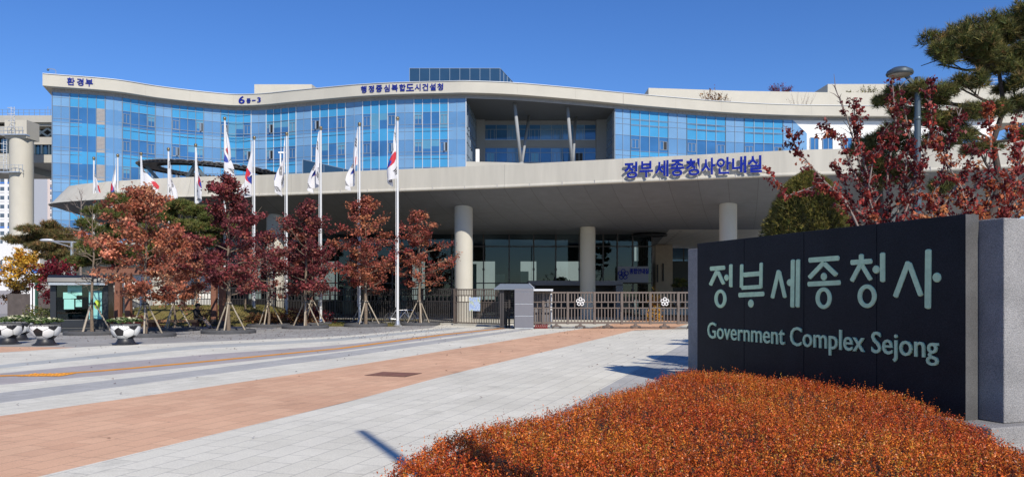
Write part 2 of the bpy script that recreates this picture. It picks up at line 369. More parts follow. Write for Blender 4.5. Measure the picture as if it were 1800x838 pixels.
# band edges as pixel traces on the ground of the photograph, read off and laid out as ground lines (near edge to far edge)
def edge(tr, near, far):
    pts = [G(x, y) for x, y in tr]
    pts.sort(key=lambda p: p.y)
    d0 = (pts[1] - pts[0]).normalized(); d1 = (pts[-1] - pts[-2]).normalized()
    return [pts[0] - d0 * near] + pts + [pts[-1] + d1 * far]
EG = {
 'a': edge([(1300, 575.5), (1116, 580), (800, 655.5), (600, 709), (70, 837)], 30, 0),
 'b': edge([(1040, 575), (961, 587), (600, 645.5), (317, 687), (0, 731)], 30, 0),
 'c': edge([(945, 577), (600, 628), (333, 663), (0, 708)], 30, 0),
 'd': edge([(925, 577), (600, 619), (300, 656), (0, 690)], 30, 0),
 'e': edge([(893, 577.5), (600, 617), (300, 648.5), (0, 676)], 30, 0),
 'f': edge([(862, 576.5), (600, 606), (333, 625), (0, 656)], 30, 0),
 'g': edge([(835, 575), (600, 598.5), (333, 613.5), (0, 647)], 30, 0),
 'h': edge([(815, 573.5), (600, 594), (333, 607.5), (0, 641)], 30, 0),
 'i': edge([(800, 572.5), (600, 590.5), (333, 601.5), (133, 610), (0, 619)], 30, 0),
}
def resample(pts, n=40):
    L = [0]
    for a, b in zip(pts, pts[1:]): L.append(L[-1] + (b - a).length)
    out = []
    for k in range(n + 1):
        t = L[-1] * k / n; i = max(j for j in range(len(L) - 1) if L[j] <= t + 1e-9)
        out.append(pts[i].lerp(pts[i + 1], (t - L[i]) / max(L[i + 1] - L[i], 1e-9)))
    return out
def strip(name, A, B, m, z):
    mb = MB(); a, b = resample(A), resample(B); n = len(a)
    mb.add([(p.x, p.y, z) for p in a] + [(p.x, p.y, z) for p in b], [(i, i + 1, n + i + 1, n + i) for i in range(n - 1)])
    o = mb.build(name, m)
    o.data.polygons[0].normal
    bm = bmesh.new(); bm.from_mesh(o.data); bmesh.ops.recalc_face_normals(bm, faces=bm.faces)
    if sum(f.normal.z for f in bm.faces) < 0: bmesh.ops.reverse_faces(bm, faces=bm.faces)
    bm.to_mesh(o.data); bm.free()
    return struct(o)
far = [Vector((60, -20, 0)), Vector((60, 60, 0))]
# plaza sheet under everything near, then the white apron right of the salmon band, then the bands
pl = MB(); pl.face((-90, -30, 0), (90, -30, 0), (90, 95, 0), (-90, 95, 0)); struct(pl.build('plaza_pavement', pm['plaza']))
Aw = EG['a']; apron = MB()
apron.face(*[(p.x, p.y, .004) for p in Aw], (10.0, 40, .004), (6.0, 27.5, .004), (.88, 11.85, .004), (-6.9, -12, .004))
struct(apron.build('white_pavement', pm['white']))
strip('orange_pavement', EG['b'], EG['a'], pm['orange'], .004)
strip('white_pavement', EG['c'], EG['b'], pm['white'], .004)
strip('grey_pavement', EG['d'], EG['c'], pm['grey'], .004)
strip('white_pavement', EG['e'], EG['d'], pm['white'], .004)
strip('mauve_pavement', EG['f'], EG['e'], pm['mauve'], .004)
strip('white_pavement', EG['g'], EG['f'], pm['white'], .004)
strip('blue_grey_pavement', EG['h'], EG['g'], pm['bluegrey'], .004)
strip('white_pavement', EG['i'], EG['h'], pm['white'], .004)
# grey verge paving right of the white apron
gp = MB(); gp.face((10.0, 40, .004), (6.0, 27.5, .004), (.88, 11.85, .004), (-6.9, -12, .004), (22, -12, .004), (22, 40, .004)); struct(gp.build('grey_pavement', pm['grey']))
# paving beyond the gate: white court with the salmon drive running on
c = MB(); c.face((-4, 39.6, .006), (34, 39.6, .006), (34, 92, .006), (-4, 92, .006)); struct(c.build('white_pavement', pm['white']))
c = MB(); c.face((3.9, 39.6, .010), (8.1, 39.6, .010), (25, 90, .010), (20, 90, .010)); struct(c.build('orange_pavement', pm['orange']))
# salmon patch beside the planters
c = MB(); c.face(*[(p.x, p.y, .005) for p in (G(-60, 627), G(0, 619.5), G(133, 610.5), G(60, 609.5), G(0, 609), G(-150, 609))]); struct(c.build('orange_pavement', pm['orange']))
# yellow tactile line
yl = edge([(884, 577.0), (780, 588), (600, 612), (333, 638), (200, 650), (100, 657.5), (40, 659.6), (-60, 662)], 6, 0)
ya = resample(yl, 60); t = MB(); n = len(ya)
L_, R_ = [], []
for i, p in enumerate(ya):
    d = (ya[min(i + 1, n - 1)] - ya[max(i - 1, 0)]).normalized(); s = Vector((-d.y, d.x, 0)) * .15
    L_.append(p - s); R_.append(p + s)
t.add([(p.x, p.y, .009) for p in L_] + [(p.x, p.y, .009) for p in R_], [(i, i + 1, n + i + 1, n + i) for i in range(n - 1)])
pc = G(82, 659); t.face((pc.x - .45, pc.y - .3, .011), (pc.x + .45, pc.y - .3, .011), (pc.x + .45, pc.y + .3, .011), (pc.x - .45, pc.y + .3, .011))
for i in range(6):
    for j in range(4): t.sphere((pc.x - .37 + i * .15, pc.y - .22 + j * .15, .012), .03, 8, (1, 1, .4))
struct(t.build('tactile_paving', pm['yellow']))
# asphalt footpath at the far left
c = MB(); c.face(*[(p.x, p.y, .007) for p in (G(-40, 588), G(60, 583), G(110, 566), G(70, 550), G(40, 541), G(-60, 541))]); struct(c.build('footpath', mat('grey_asphalt_path', (.22, .22, .22), .9, var=.1)))
# manhole cover
mh = thing('manhole_cover', 'rusty rectangular manhole cover set in the salmon paving', 'manhole', G(692, 658))
m_ = MB(); d = Vector((.32, .947, 0)); s_ = Vector((.947, -.32, 0))
Cc = Vector((0, 0, 0))
def quadz(mb, c, hw, hl, z0, z1):
    mb.prism([(c + s_ * a * hw + d * b * hl)[:2] for a, b in ((-1, -1), (1, -1), (1, 1), (-1, 1))], z0, z1)
quadz(m_, Cc, .46, .40, .0, .011); m_.build('frame', mat('rust_frame', (.13, .075, .055), .8, .2, var=.3, vscale=8), mh)
m_ = MB()
for k in (-1, 1): quadz(m_, s_ * .215 * k, .205, .36, .0, .015)
m_.build('cover', mat('rust_cover', (.23, .105, .07), .8, .2, var=.25, vscale=12), mh)

# fallen leaves: nobody could count them
n = 1500
px = rng.uniform(-16, 9, n); py = rng.uniform(8, 40, n) ; keep = rng.uniform(0, 1, n) < np.clip((py - 12) / 32, .04, 1)
pts = np.stack([px, py, np.full(n, .02)], 1)[keep]
extra = np.stack([rng.uniform(-22, -3, 1700), rng.uniform(29, 44, 1700), np.full(1700, .02)], 1)
pts = np.vstack([pts, extra]); pts[:, 2] += rng.uniform(0, .012, len(pts))
o = leaves('fallen_leaves', pts, .06, palette(len(pts), [(.12, .06, .035), (.2, .09, .05), (.07, .04, .03)], [2, 1, 1]), M['leaf'], up=6, aspect=.6)
stuff(o, 'dry brown leaves scattered over the paving', 'leaves')
# ------------------------------------------------------------------ lettering helper
_tc = {}
def glyphs(body, extrude, offset=0.0):
    """mesh of a piece of text in font units, extruded along +Z, centred on its own box"""
    key = (body, extrude, offset)
    if key in _tc: return _tc[key]
    c = bpy.data.curves.new("lettering_source", 'FONT'); c.body = body; c.extrude = extrude; c.offset = offset; c.resolution_u = 3
    o = bpy.data.objects.new("lettering_source", c); COL.objects.link(o)
    dg = bpy.context.evaluated_depsgraph_get(); dg.update()
    me = o.evaluated_get(dg).to_mesh()
    vs = [v.co.copy() for v in me.vertices]; fs = [tuple(p.vertices) for p in me.polygons]
    o.evaluated_get(dg).to_mesh_clear(); bpy.data.objects.remove(o); bpy.data.curves.remove(c)
    _tc[key] = (vs, fs); return _tc[key]
def put_text(mb, body, centre, right, up, h, w=None, extrude=.05, offset=.02, em=False):
    """set text with its box centred at `centre`, h tall (h per em when em), optional width w"""
    vs, fs = glyphs(body, 1.0, offset)
    x0, x1 = min(v.x for v in vs), max(v.x for v in vs); y0, y1 = min(v.y for v in vs), max(v.y for v in vs)
    right, up = Vector(right).normalized(), Vector(up).normalized(); out = right.cross(up)
    sy = h if em else h / (y1 - y0); sx = w / (x1 - x0) if w else sy
    cx, cy = (x0 + x1) / 2, (y0 + y1) / 2
    mb.add([Vector(centre) + right * (v.x - cx) * sx + up * (v.y - cy) * sy + out * (v.z * extrude) for v in vs], fs)

# ------------------------------------------------------------------ main office building
FT = [(92, 112), (200, 114.6), (274, 118.2), (359, 121.6), (415, 123.2), (468, 122.8), (521, 121), (608, 118.3), (638, 117.5), (696, 116.5), (788, 115.8), (819, 115.6),
      (900, 116.6), (1000, 119.3), (1081, 122), (1175, 125), (1275, 128), (1376, 129.8), (1500, 130.5), (1760, 131)]
def fp(px, off=0.0, z=0.0):
    Y = interp(FT, px); a = Vector((XP(px, Y), Y, 0)); e = 2.0
    b = Vector((XP(px + e, interp(FT, px + e)), interp(FT, px + e), 0)); t = (b - a).normalized()
    q = a + Vector((t.y, -t.x, 0)) * off; q.z = z; return q
ZG = 30.15
office = thing('office_building', 'long curved office block of blue glass under a pale wavy parapet', 'building', (0, 118, 0))
def OB(mb, name, mats, parent=None, **k):
    o = mb.build(name, mats, parent or office, **k)
    if parent is None: o.matrix_parent_inverse = Matrix.Translation((0, -118, 0))
    return o
def OS(mb, name, mats, parent, **k): return mb.build(name, mats, parent, **k)
# parapet and its overhang
xs = [92 + i * 6 for i in range(int((1752 - 92) / 6) + 1)]
def offs(o): return [fp(x, o) for x in xs]
tl = (fp(98) - fp(92)).normalized(); inn = Vector((-tl.y, tl.x, 0))
par = MB(); out_ = offs(1.4); e0 = out_[0] - tl * .95
front = [e0] + out_
back = [p + Vector((0, 26, 0)) for p in offs(0)][::-1]
par.prism([p[:2] for p in front] + [p[:2] for p in back] + [(e0 + inn * 22)[:2]], 30.62, 32.25)
OB(par, 'parapet', M['concrete'])
cop = MB()
for a, b in zip(front, front[1:]): cop.bar(a + Vector((0, .06, 32.29)), b + Vector((0, .06, 32.29)), .34, .07)
OB(cop, 'coping', M['alu_light'])
jt = MB()
for x in (168, 250, 332, 414, 497, 580, 662, 745, 905, 1005, 1180, 1260, 1340, 1420, 1500):
    q = fp(x, 1.405); q2 = fp(x + .5, 1.405); jt.bar(q + Vector((0, 0, 30.7)), q + Vector((0, 0, 32.2)), .03, .012)
q = fp(1088, 1.41); jt.bar(q + Vector((0, 0, 30.62)), q + Vector((0, 0, 32.25)), .16, .03)
OB(jt, 'panel_joints', mat('joint_grey', (.40, .375, .33), .8))
fr = MB()
fx = [x for x in xs]
for a, b in zip(fx, fx[1:]):
    p, q = fp(a, .06), fp(b, .06)
    fr.face((p.x, p.y, ZG), (q.x, q.y, ZG), (q.x, q.y, 30.62), (p.x, p.y, 30.62))
    pm_ = fp((a + b) / 2, .09); fr.bar((pm_.x, pm_.y, ZG + .02), (pm_.x, pm_.y, 30.6), .06, .06)
    if 820 > a or a >= 1081 or True:
        r_ = fp(a, .10), fp(b, .10); fr.bar((r_[0].x, r_[0].y, ZG), (r_[1].x, r_[1].y, ZG), .1, .07)
OB(fr, 'frieze', M['frieze'])
# body behind the glass
bd = MB()
xl = [92 + i * 7 for i in range(104)] + [819.0]; L1 = [fp(x, -.15) for x in xl]
bd.prism([p[:2] for p in L1] + [(L1[-1] + Vector((.8, 15.4, 0)))[:2], (L1[-1] + Vector((.8, 24, 0)))[:2], (L1[0] + inn * 20)[:2]], 0, 30.6)
xr = [1081 + i * 8 for i in range(84)]; L2 = [fp(x, -.15) for x in xr]
bd.prism([p[:2] for p in L2] + [(L2[-1] + Vector((0, 24, 0)))[:2], (L2[0] + Vector((-.5, 24, 0)))[:2]], 0, 30.6)
xm = [819 + i * 262 / 30 for i in range(31)]; L3 = [fp(x, -.16) for x in xm]
bd.prism([p[:2] for p in L3] + [(16, 131.5), (-6, 131.5)], 0, 21.0)
OB(bd, 'wall', M['concrete2'])
# glazing bays: pixel columns where opaque pairs and window fours begin
edges_ = [92, 123, 185, 215, 273, 302, 358, 388, 442, 468.5, 521, 548, 608, 638, 696, 728, 788, 819]
NARROW, WIDE, WIN = .52, 1.23, 2.25
def pane(mb, xa, xb, z0, z1, off, mi):
    a, b = fp(xa, off), fp(xb, off); mb.mi = mi
    mb.face((a.x, a.y, z0), (b.x, b.y, z0), (b.x, b.y, z1), (a.x, a.y, z1))
def hbar(mb, xa, xb, z, off, w=.07, h=.07):
    a, b = fp(xa, off), fp(xb, off); mb.bar((a.x, a.y, z), (b.x, b.y, z), w, h)
def vbar(mb, x, z0, z1, off, w=.08, d=.1):
    a = fp(x, off); mb.bar((a.x, a.y, z0), (a.x, a.y, z1), w, d)
rnd = random.Random(11)
GL = [M['cyan'], M['blue'], M['teal'], M['lav'], M['lavd'], M['black'], M['alu_light'], M['louvre']]
for bi in range(len(edges_) - 1):
    xa, xb = edges_[bi], edges_[bi + 1]; floors = 5 if xb < 330 else 4
    zlow = ZG - (.71 + WIDE) - floors * 4.0 + 1.75
    if bi % 2 == 0:                                     # opaque pair
        p_ = MB(); f_ = MB(); cols = [xa + (xb - xa) * k / 2 for k in range(3)]
        zt = ZG
        for fl in range(floors + 1):
            w1 = ZG - .71 - WIDE - 4 * fl
            for k in range(2):
                if fl == 0: pane(p_, cols[k], cols[k + 1], w1 + WIDE, ZG, .05, 3)
                pane(p_, cols[k], cols[k + 1], w1, w1 + WIDE, .05, 3)
                if fl < floors:
                    pane(p_, cols[k], cols[k + 1], w1 - WIN, w1, .05, 4)
                    pane(p_, cols[k], cols[k + 1], w1 - WIN - NARROW, w1 - WIN, .05, 3)
            for z in (w1 + WIDE, w1) + ((w1 - WIN, w1 - 1.75) if fl < floors else ()): hbar(f_, xa, xb, z, .06, .05, .045)
        for x in cols[1:2]: vbar(f_, x, zlow, ZG, .07, .05, .06)
        f_.mi = 1 if xa > 430 else 0
        for x in (cols[0], cols[2]): vbar(f_, x, zlow, ZG, .09, .09, .14)
        o = OB(p_, 'glass_panel', GL); OS(f_, 'frame', [M['alu'], M['alu_light']], o)
    else:
        cols = [xa + (xb - xa) * k / 4 for k in range(5)]
        for fl in range(floors):
            p_ = MB(); f_ = MB(); w1 = ZG - .71 - WIDE - 4 * fl; wb = w1 - WIN
            top = ZG if fl == 0 else w1 + WIDE
            for k in range(4):
                if fl == 0: pane(p_, cols[k], cols[k + 1], w1 + WIDE, ZG, .05, 0)
                pane(p_, cols[k], cols[k + 1], w1, w1 + WIDE, .05, 0)
                lou = bi == 1 and k == 3
                if lou:
                    pane(p_, cols[k], cols[k + 1], wb + .45, w1, .06, 7); pane(p_, cols[k], cols[k + 1], wb, wb + .40, .06, 7); hbar(f_, cols[k], cols[k + 1], wb + .42, .07, .06, .08)
                    for q in range(9): hbar(f_, cols[k], cols[k + 1], wb + .6 + q * .18, .075, .03, .02)
                else:
                    blind = rnd.random(); mi = 2 if (blind < .42 and bi > 2) else 1
                    drop = rnd.choice((.55, .75, 1.0)) * 1.75
                    if mi == 2 and drop < 1.7:
                        pane(p_, cols[k], cols[k + 1], w1 - drop, w1, .05, 2); pane(p_, cols[k], cols[k + 1], wb, w1 - drop, .05, 1)
                    else:
                        pane(p_, cols[k], cols[k + 1], wb, w1, .05, mi)
                    if k in (0, 3) and bi > 1:           # opening sash pair
                        m_ = (cols[k] + cols[k + 1]) / 2; xl_, xr_ = cols[k] + .2 * (m_ - cols[k]), cols[k + 1] - .2 * (m_ - cols[k])
                        for x in (xl_, m_, xr_): vbar(f_, x, w1 - 1.72, w1 - .42, .09, .07, .06)
                        for z in (w1 - .42, w1 - 1.72): hbar(f_, xl_, xr_, z, .09, .05, .06)
                        if rnd.random() < .22:           # one leaf stands open on a dark room
                            pane(p_, m_, xr_, w1 - 1.68, w1 - .46, .07, 5)
                            xo = m_ + (xr_ - m_) * .25; vbar(f_, xo, w1 - 1.68, w1 - .46, .35, .22, .04)
                pane(p_, cols[k], cols[k + 1], wb - NARROW, wb, .05, 0)
            for z in (w1 + WIDE, w1, wb, wb - NARROW, w1 - 1.78): hbar(f_, xa, xb, z, .07, .06, .055)
            f_.mi = 1 if xa > 430 else 0
            for x in cols[1:4]: vbar(f_, x, wb - NARROW, top, .09, .07, .12)
            o = OB(p_, 'window', GL); OS(f_, 'frame', [M['alu'], M['alu_light']], o)
# right of the recess the storeys sit differently
er = [1081, 1108, 1174, 1207, 1275, 1308, 1376, 1393]
for bi in range(len(er) - 1):
    xa, xb = er[bi], er[bi + 1]; n_ = 2 if bi % 2 == 0 else 4; vis = n_ == 4
    if bi == 6: n_ = 1
    cols = [xa + (xb - xa) * k / n_ for k in range(n_ + 1)]
    for fl in range(2):
        p_ = MB(); f_ = MB(); w1 = 26.2 - 4 * fl; wb = w1 - 2.35
        bands = [(ZG, 28.75), (28.75, 27.9), (27.9, w1)] if fl == 0 else [(26.2 - 2.35 - .75, w1)]
        for k in range(n_):
            for zt, zb in bands: pane(p_, cols[k], cols[k + 1], zb, zt, .05, 0 if vis else 3)
            pane(p_, cols[k], cols[k + 1], wb, w1, .05, 1 if vis else 4)
            pane(p_, cols[k], cols[k + 1], wb - .75, wb, .05, 0 if vis else 3)
            if vis and k in (0, 3):
                m_ = (cols[k] + cols[k + 1]) / 2; xl_, xr_ = cols[k] + .25 * (m_ - cols[k]), cols[k + 1] - .25 * (m_ - cols[k])
                for x in (xl_, m_, xr_): vbar(f_, x, w1 - 1.9, w1 - .6, .09, .07, .06)
                for z in (w1 - .6, w1 - 1.9): hbar(f_, xl_, xr_, z, .09, .05, .06)
                if k == 3 and bi in (1, 5): pane(p_, m_, xr_, w1 - 1.85, w1 - .65, .07, 5)
        zs = [b[1] for b in bands] + [wb, wb - .75] + ([28.6, 27.75] if fl == 0 and vis else [])
        for z in zs: hbar(f_, xa, xb, z, .07, .06, .055 if vis else .04)
        for x in cols: vbar(f_, x, wb - .75, bands[0][0], .09, .09 if vis else .05, .12)
        o = OB(p_, 'window' if vis else 'glass_panel', GL); OS(f_, 'frame', M['alu'], o)
# slanted end pane and white siding with windows
p_ = MB(); a, b, c = fp(1393, .05), fp(1418, .05), fp(1440, .05); p_.mi = 3
p_.face((a.x, a.y, 19), (b.x, b.y, 19), (b.x, b.y, 28.0), (a.x, a.y, ZG)); OB(p_, 'glass_panel', GL)
sd = MB()
sxs = [1393 + i * 12 for i in range(31)]
for a, b in zip(sxs, sxs[1:]):
    A, B = fp(a, -.02), fp(b, -.02)
    sd.face((A.x, A.y, 15), (B.x, B.y, 15), (B.x, B.y, ZG + .02), (A.x, A.y, ZG + .02))
    z = 19.0
    while z < ZG: sd.bar((A.x, A.y - .012, z), (B.x, B.y - .012, z), .05, .05); z += .36
OB(sd, 'siding', M['white'])
for xa, xb in ((1424, 1438), (1446, 1463), (1479, 1497), (1515, 1532), (1640, 1662), (1692, 1718)):
    p_ = MB(); f_ = MB(); zt, zb = 27.3, 23.0; pane(p_, xa, xb, zb, zt, .08, 1)
    for x in (xa, xa + (xb - xa) * .55, xb): vbar(f_, x, zb, zt, .1, .1, .1)
    for z in (zb, zt, zb + 1.3): hbar(f_, xa, xb, z, .1, .08, .08)
    o = OB(p_, 'window', GL); OS(f_, 'frame', M['alu'], o)
# deep terrace opening between the two wings
A = fp(819); B = fp(1081); z0, z1 = 21.0, ZG
rc = MB(); bl, br_ = Vector((-5.8, 130.5, 0)), Vector((15.4, 130.5, 0))
rc.face((bl.x, bl.y, z0), (br_.x, br_.y, z0), (br_.x, br_.y, 23.3), (bl.x, bl.y, 23.3))
rc.face((bl.x, bl.y, 25.7), (br_.x, br_.y, 25.7), (br_.x, br_.y, 27.0), (bl.x, bl.y, 27.0))
rc.face((bl.x, bl.y, 29.5), (br_.x, br_.y, 29.5), (br_.x, br_.y, z1), (bl.x, bl.y, z1))
rc.box((bl.x + .7, bl.y - .4, 25.6), (1.4, .9, 9.3)); rc.box((br_.x - .8, br_.y - .4, 25.6), (1.7, .9, 9.3))
OB(rc, 'terrace_wall', mat('shade_toned_concrete', (.27, .285, .30), .8, var=.05))
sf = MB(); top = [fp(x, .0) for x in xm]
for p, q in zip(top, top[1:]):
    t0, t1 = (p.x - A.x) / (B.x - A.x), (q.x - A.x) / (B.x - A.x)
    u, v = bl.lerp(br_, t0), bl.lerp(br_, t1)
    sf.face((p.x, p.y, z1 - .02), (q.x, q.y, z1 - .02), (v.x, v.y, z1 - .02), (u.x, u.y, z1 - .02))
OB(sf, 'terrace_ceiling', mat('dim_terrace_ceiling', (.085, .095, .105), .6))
for (p, q, nm) in ((A, bl, 'l'), (B, br_, 'r')):
    p_ = MB(); f_ = MB(); p_.face((p.x, p.y, z0), (q.x, q.y, z0), (q.x, q.y, z1), (p.x, p.y, z1))
    sgn = .06 if nm == 'l' else -.06
    for k in range(9):
        r_ = p.lerp(q, k / 8); f_.bar((r_.x + sgn, r_.y, z0), (r_.x + sgn, r_.y, z1), .08, .1)
    for z in (22.2, 24, 25.3, 26.2, 28.2, 29.4): f_.bar((p.x + sgn, p.y, z), (q.x + sgn, q.y, z), .06, .06)
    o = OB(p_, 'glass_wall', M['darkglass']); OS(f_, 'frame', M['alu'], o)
TG = [M['blue'], M['lavd'], M['black'], M['teal']]
for zb, zt in ((23.3, 25.7), (27.0, 29.5)):
    for k in range(5):
        p_ = MB(); f_ = MB(); x0, x1 = bl.x + 1.4 + k * 3.62, bl.x + 1.4 + (k + 1) * 3.62; y = bl.y - .05
        for j in range(2):
            xa_, xb_ = x0 + j * 1.81, x0 + (j + 1) * 1.81
            p_.mi = rnd.choice((0, 0, 1)); p_.face((xa_, y, zb), (xb_, y, zb), (xb_, y, zt), (xa_, y, zt))
            f_.bar((xa_, y - .04, zb), (xa_, y - .04, zt), .08, .08)
        p_.mi = 2 if (k == 4 and zb < 24) else 3
        p_.face((x0 + .3, y - .02, zb + .1), (x0 + 1.5, y - .02, zb + .1), (x0 + 1.5, y - .02, zt - .9), (x0 + .3, y - .02, zt - .9)) if k % 2 == 0 and zb < 24 else None
        for z in (zb + .05, zt - .05, zt - .8): f_.bar((x0, y - .04, z), (x1, y - .04, z), .07, .07)
        for x in (x0 + .3, x0 + .9, x0 + 1.5): f_.bar((x, y - .05, zb), (x, y - .05, zt - .8), .06, .06)
        o = OB(p_, 'terrace_window', TG); OS(f_, 'frame', M['alu'], o)
for (xa, ya, Ya, xb, yb, Yb, r) in ((904.6, 193, 118.6, 916, 290, 119.5, .33), (997.5, 200, 121, 1006, 290, 121.5, .33), (930, 226, 127, 917, 290, 122, .27), (1012, 232, 128, 1007, 290, 124, .27)):
    c_ = MB(); pa = P(xa, ya, Ya); pb = P(xb, yb, Yb); pa.z = z1; r *= .78; c_.tube([pb, pa], r, 12); c_.lathe([(r, 0), (r * 1.7, .05), (r * 1.7, .25), (r, .45)], 12, pb); OB(c_, 'slanted_column', bpy.data.materials['shade_toned_concrete'], smooth=True)  # darker concrete puts the columns' shade into their colour
fn = MB(); fn.box((-5.15, 119.2, 21.9), (.55, .3, 3.0)); OB(fn, 'terrace_fin', M['white'])
# roof boxes and the set-back roof wall
pb = MB(); Z0, Z1 = 32.0, ZP(120, 135)
pts_ = [(XP(720, 135), 135), (XP(879, 135), 135), (.35, 144.5), (XP(720, 135), 144.5)]; pb.prism(pts_, Z0, Z1); pent = OB(pb, 'glass_penthouse', M['darkglass'])
f_ = MB()
for k in range(10):
    x = XP(720, 135) + k * (XP(879, 135) - XP(720, 135)) / 9; f_.bar((x, 134.95, Z0), (x, 134.95, Z1), .07, .07)
for z in (Z1 - .05, Z1 - 2.3, Z1 - 4.6): f_.bar((pts_[0][0], 134.95, z), (pts_[1][0], 134.95, z), .06, .06); f_.bar((pts_[1][0] + .03, 135, z), (pts_[2][0] + .03, 144.5, z), .06, .06)
for k in range(1, 5): q = Vector((*pts_[1], 0)).lerp(Vector((*pts_[2], 0)), k / 4); f_.bar((q.x + .03, q.y, Z0), (q.x + .03, q.y, Z1), .07, .07)
f_.build('frame', M['alu'], pent)
rb = MB(); rb.prism([(XP(447, 140), 140), (XP(548, 140), 140), (XP(560, 140), 150), (XP(447, 140), 150)], 32, ZP(148.5, 140)); OB(rb, 'roof_box', M['concrete'])
rw = MB(); wl = [(XP(1140, 137), 137), (XP(1300, 139), 139), (XP(1450, 140), 140), (XP(1760, 141), 141)]
rw.prism(wl + [(p[0], p[1] + 14) for p in wl[::-1]], 32, ZP(160, 139)); OB(rw, 'roof_wall', M['concrete'])
rb = MB(); rb.prism([(XP(1455, 146), 146), (XP(1560, 146), 146), (XP(1560, 146), 154), (XP(1452, 146), 154)], 34, ZP(148, 146)); OB(rb, 'roof_box', M['concrete'])
rb = MB(); rb.prism([(XP(1640, 150), 150), (XP(1800, 150), 150), (XP(1800, 150), 160), (XP(1640, 150), 160)], 34, ZP(150, 150)); OB(rb, 'roof_box', M['concrete'])
rr = MB()
for k in range(12):
    x = XP(1700 + k * 10, 149); rr.bar((x, 149.5, ZP(150, 150)), (x, 149.5, ZP(140, 150)), .05, .05)
for y in (140, 145): rr.bar((XP(1700, 149), 149.5, ZP(y, 150)), (XP(1810, 149), 149.5, ZP(y, 150)), .05, .05)
OB(rr, 'roof_railing', M['steel'])
# blue letters on the parapet
def facade_text(chars, xs_, zc, h, w=None):
    mb = MB()
    for ch, x in zip(chars, xs_):
        c_ = fp(x, 1.47); t_ = (fp(x + 3, 1.47) - fp(x - 3, 1.47)).normalized(); c_.z = zc
        put_text(mb, ch, c_, t_, (0, 0, 1), h, w, .05, .014)
    return mb
OB(facade_text("환경부", (129, 145, 160), 31.47, 1.02), 'parapet_lettering', M['bluesign'])
OB(facade_text("행정중심복합도시건설청", [646.5 + i * 13.05 for i in range(11)], 31.5, 1.0), 'parapet_lettering', M['bluesign'])
tn = facade_text("6", (431,), 31.42, 1.15, .95); tn2 = facade_text("동", (444.5,), 31.27, .72); tn.add(tn2.v, tn2.f)
tn3 = facade_text("3", (464,), 31.34, .78, .55); tn.add(tn3.v, tn3.f); q = fp(454.5, 1.47); tn.box((q.x, q.y, 31.3), (.55, .1, .13)); OB(tn, 'parapet_lettering', M['bluesign'])
# camera mast on the left end of the parapet
cm = thing('security_camera', 'small camera on a bent mast at the left tip of the parapet', 'camera', (XP(91, 111), 112, 32.25))
m_ = MB(); m_.tube([(0, 0, 0), (0, 0, .85), (-.15, -.05, 1.05), (-1.0, -.1, 1.12)], .05, 6); m_.build('mast', M['steel'], cm)
m_ = MB(); m_.sphere((-1.05, -.1, .98), .17, 10); m_.build('camera_dome', M['lampgrey'], cm, smooth=True)

# ------------------------------------------------------------------ entrance building with the sweeping canopy
ET = [(112, 55.0), (124, 54.3), (150, 53.3), (211, 51.9), (313, 50.5), (488, 49.2), (621, 47.9), (850, 45.9), (1074, 43.7), (1250, 42.1), (1376, 41.1), (1514, 40.3), (1765, 38.5), (1960, 37.0)]
entr = thing('entrance_building', 'low entrance building under a wide pale sweeping canopy with blue letters', 'building', (0, 50, 0))
def EB(mb, name, mats, parent=None, **k):
    o = mb.build(name, mats, parent or entr, **k)
    if parent is None: o.matrix_parent_inverse = Matrix.Translation((0, -50, 0))
    return o
def ep(px, off=0.0, z=0.0):
    Y = interp(ET, px); a = Vector((XP(px, Y), Y, 0)); e = 3.0
    Y2 = interp(ET, px + e); b = Vector((XP(px + e, Y2), Y2, 0)); t = (b - a).normalized()
    q = a + Vector((t.y, -t.x, 0)) * off; q.z = z; return q
ZT, ZB = 9.08, 7.78
exs = [124 + i * 9.5 for i in range(188)]
edge_pts = [ep(x) for x in exs]
# rounded left nose: a half circle swinging back from the first edge point
p0 = edge_pts[0]; tn_ = (edge_pts[1] - edge_pts[0]).normalized(); nn = Vector((-tn_.y, tn_.x, 0))
rad = 3.6; cen = p0 + nn * rad
nose = [cen - nn * rad * math.cos(a) - tn_ * rad * .62 * math.sin(a) for a in [math.pi * k / 14 for k in range(14, 0, -1)]]
path = [nose[0] + tn_ * 14 + nn * 1.0] + nose + edge_pts
N = len(path)
def nrm(i):
    t = (path[min(i + 1, N - 1)] - path[max(i - 1, 0)]).normalized(); return Vector((t.y, -t.x, 0))
prof = [(-.30, ZT - .25), (-.30, ZT), (0, ZT), (0, ZB + .16), (.045, ZB + .13), (.075, ZB + .06), (.06, ZB), (0, ZB - .03), (-.10, ZB - .035)]
fa = MB(); vs = []; uvs = []; acc = 0
for i in range(N):
    if i: acc += (path[i] - path[i - 1]).length
    lean = max(0, 1 - abs(acc - 22) / 22) * .0
    w = 1.0 if i < 16 else max(0, 1 - (i - 16) / 34)
    for o_, z in prof:
        ex = w * 1.15 * max(0, (ZT - z) / (ZT - ZB)) ** 1.5
        q = path[i] + nrm(i) * (o_ + ex); vs.append((q.x, q.y, z)); uvs.append((acc, z))
K = len(prof)
fa.add(vs, [(i * K + k, (i + 1) * K + k, (i + 1) * K + k + 1, i * K + k + 1) for i in range(N - 1) for k in range(K - 1)])
fo = EB(fa, 'fascia', panel_mat('fascia_panels', (.47, .45, .39), 6.8, 30, .72, .02, .025, .7), smooth='auto'); set_uv(fo, lambda co, i: uvs[i])
jn = MB()
acc = 0
for i in range(16, N):
    acc += (path[i] - path[i - 1]).length
    if acc > 1.75:
        acc = 0; q = path[i] + nrm(i) * .02; jn.bar((q.x, q.y, ZB - .02), (q.x, q.y, ZB + .2), .02, .15)
EB(jn, 'edge_clips', M['frieze'])
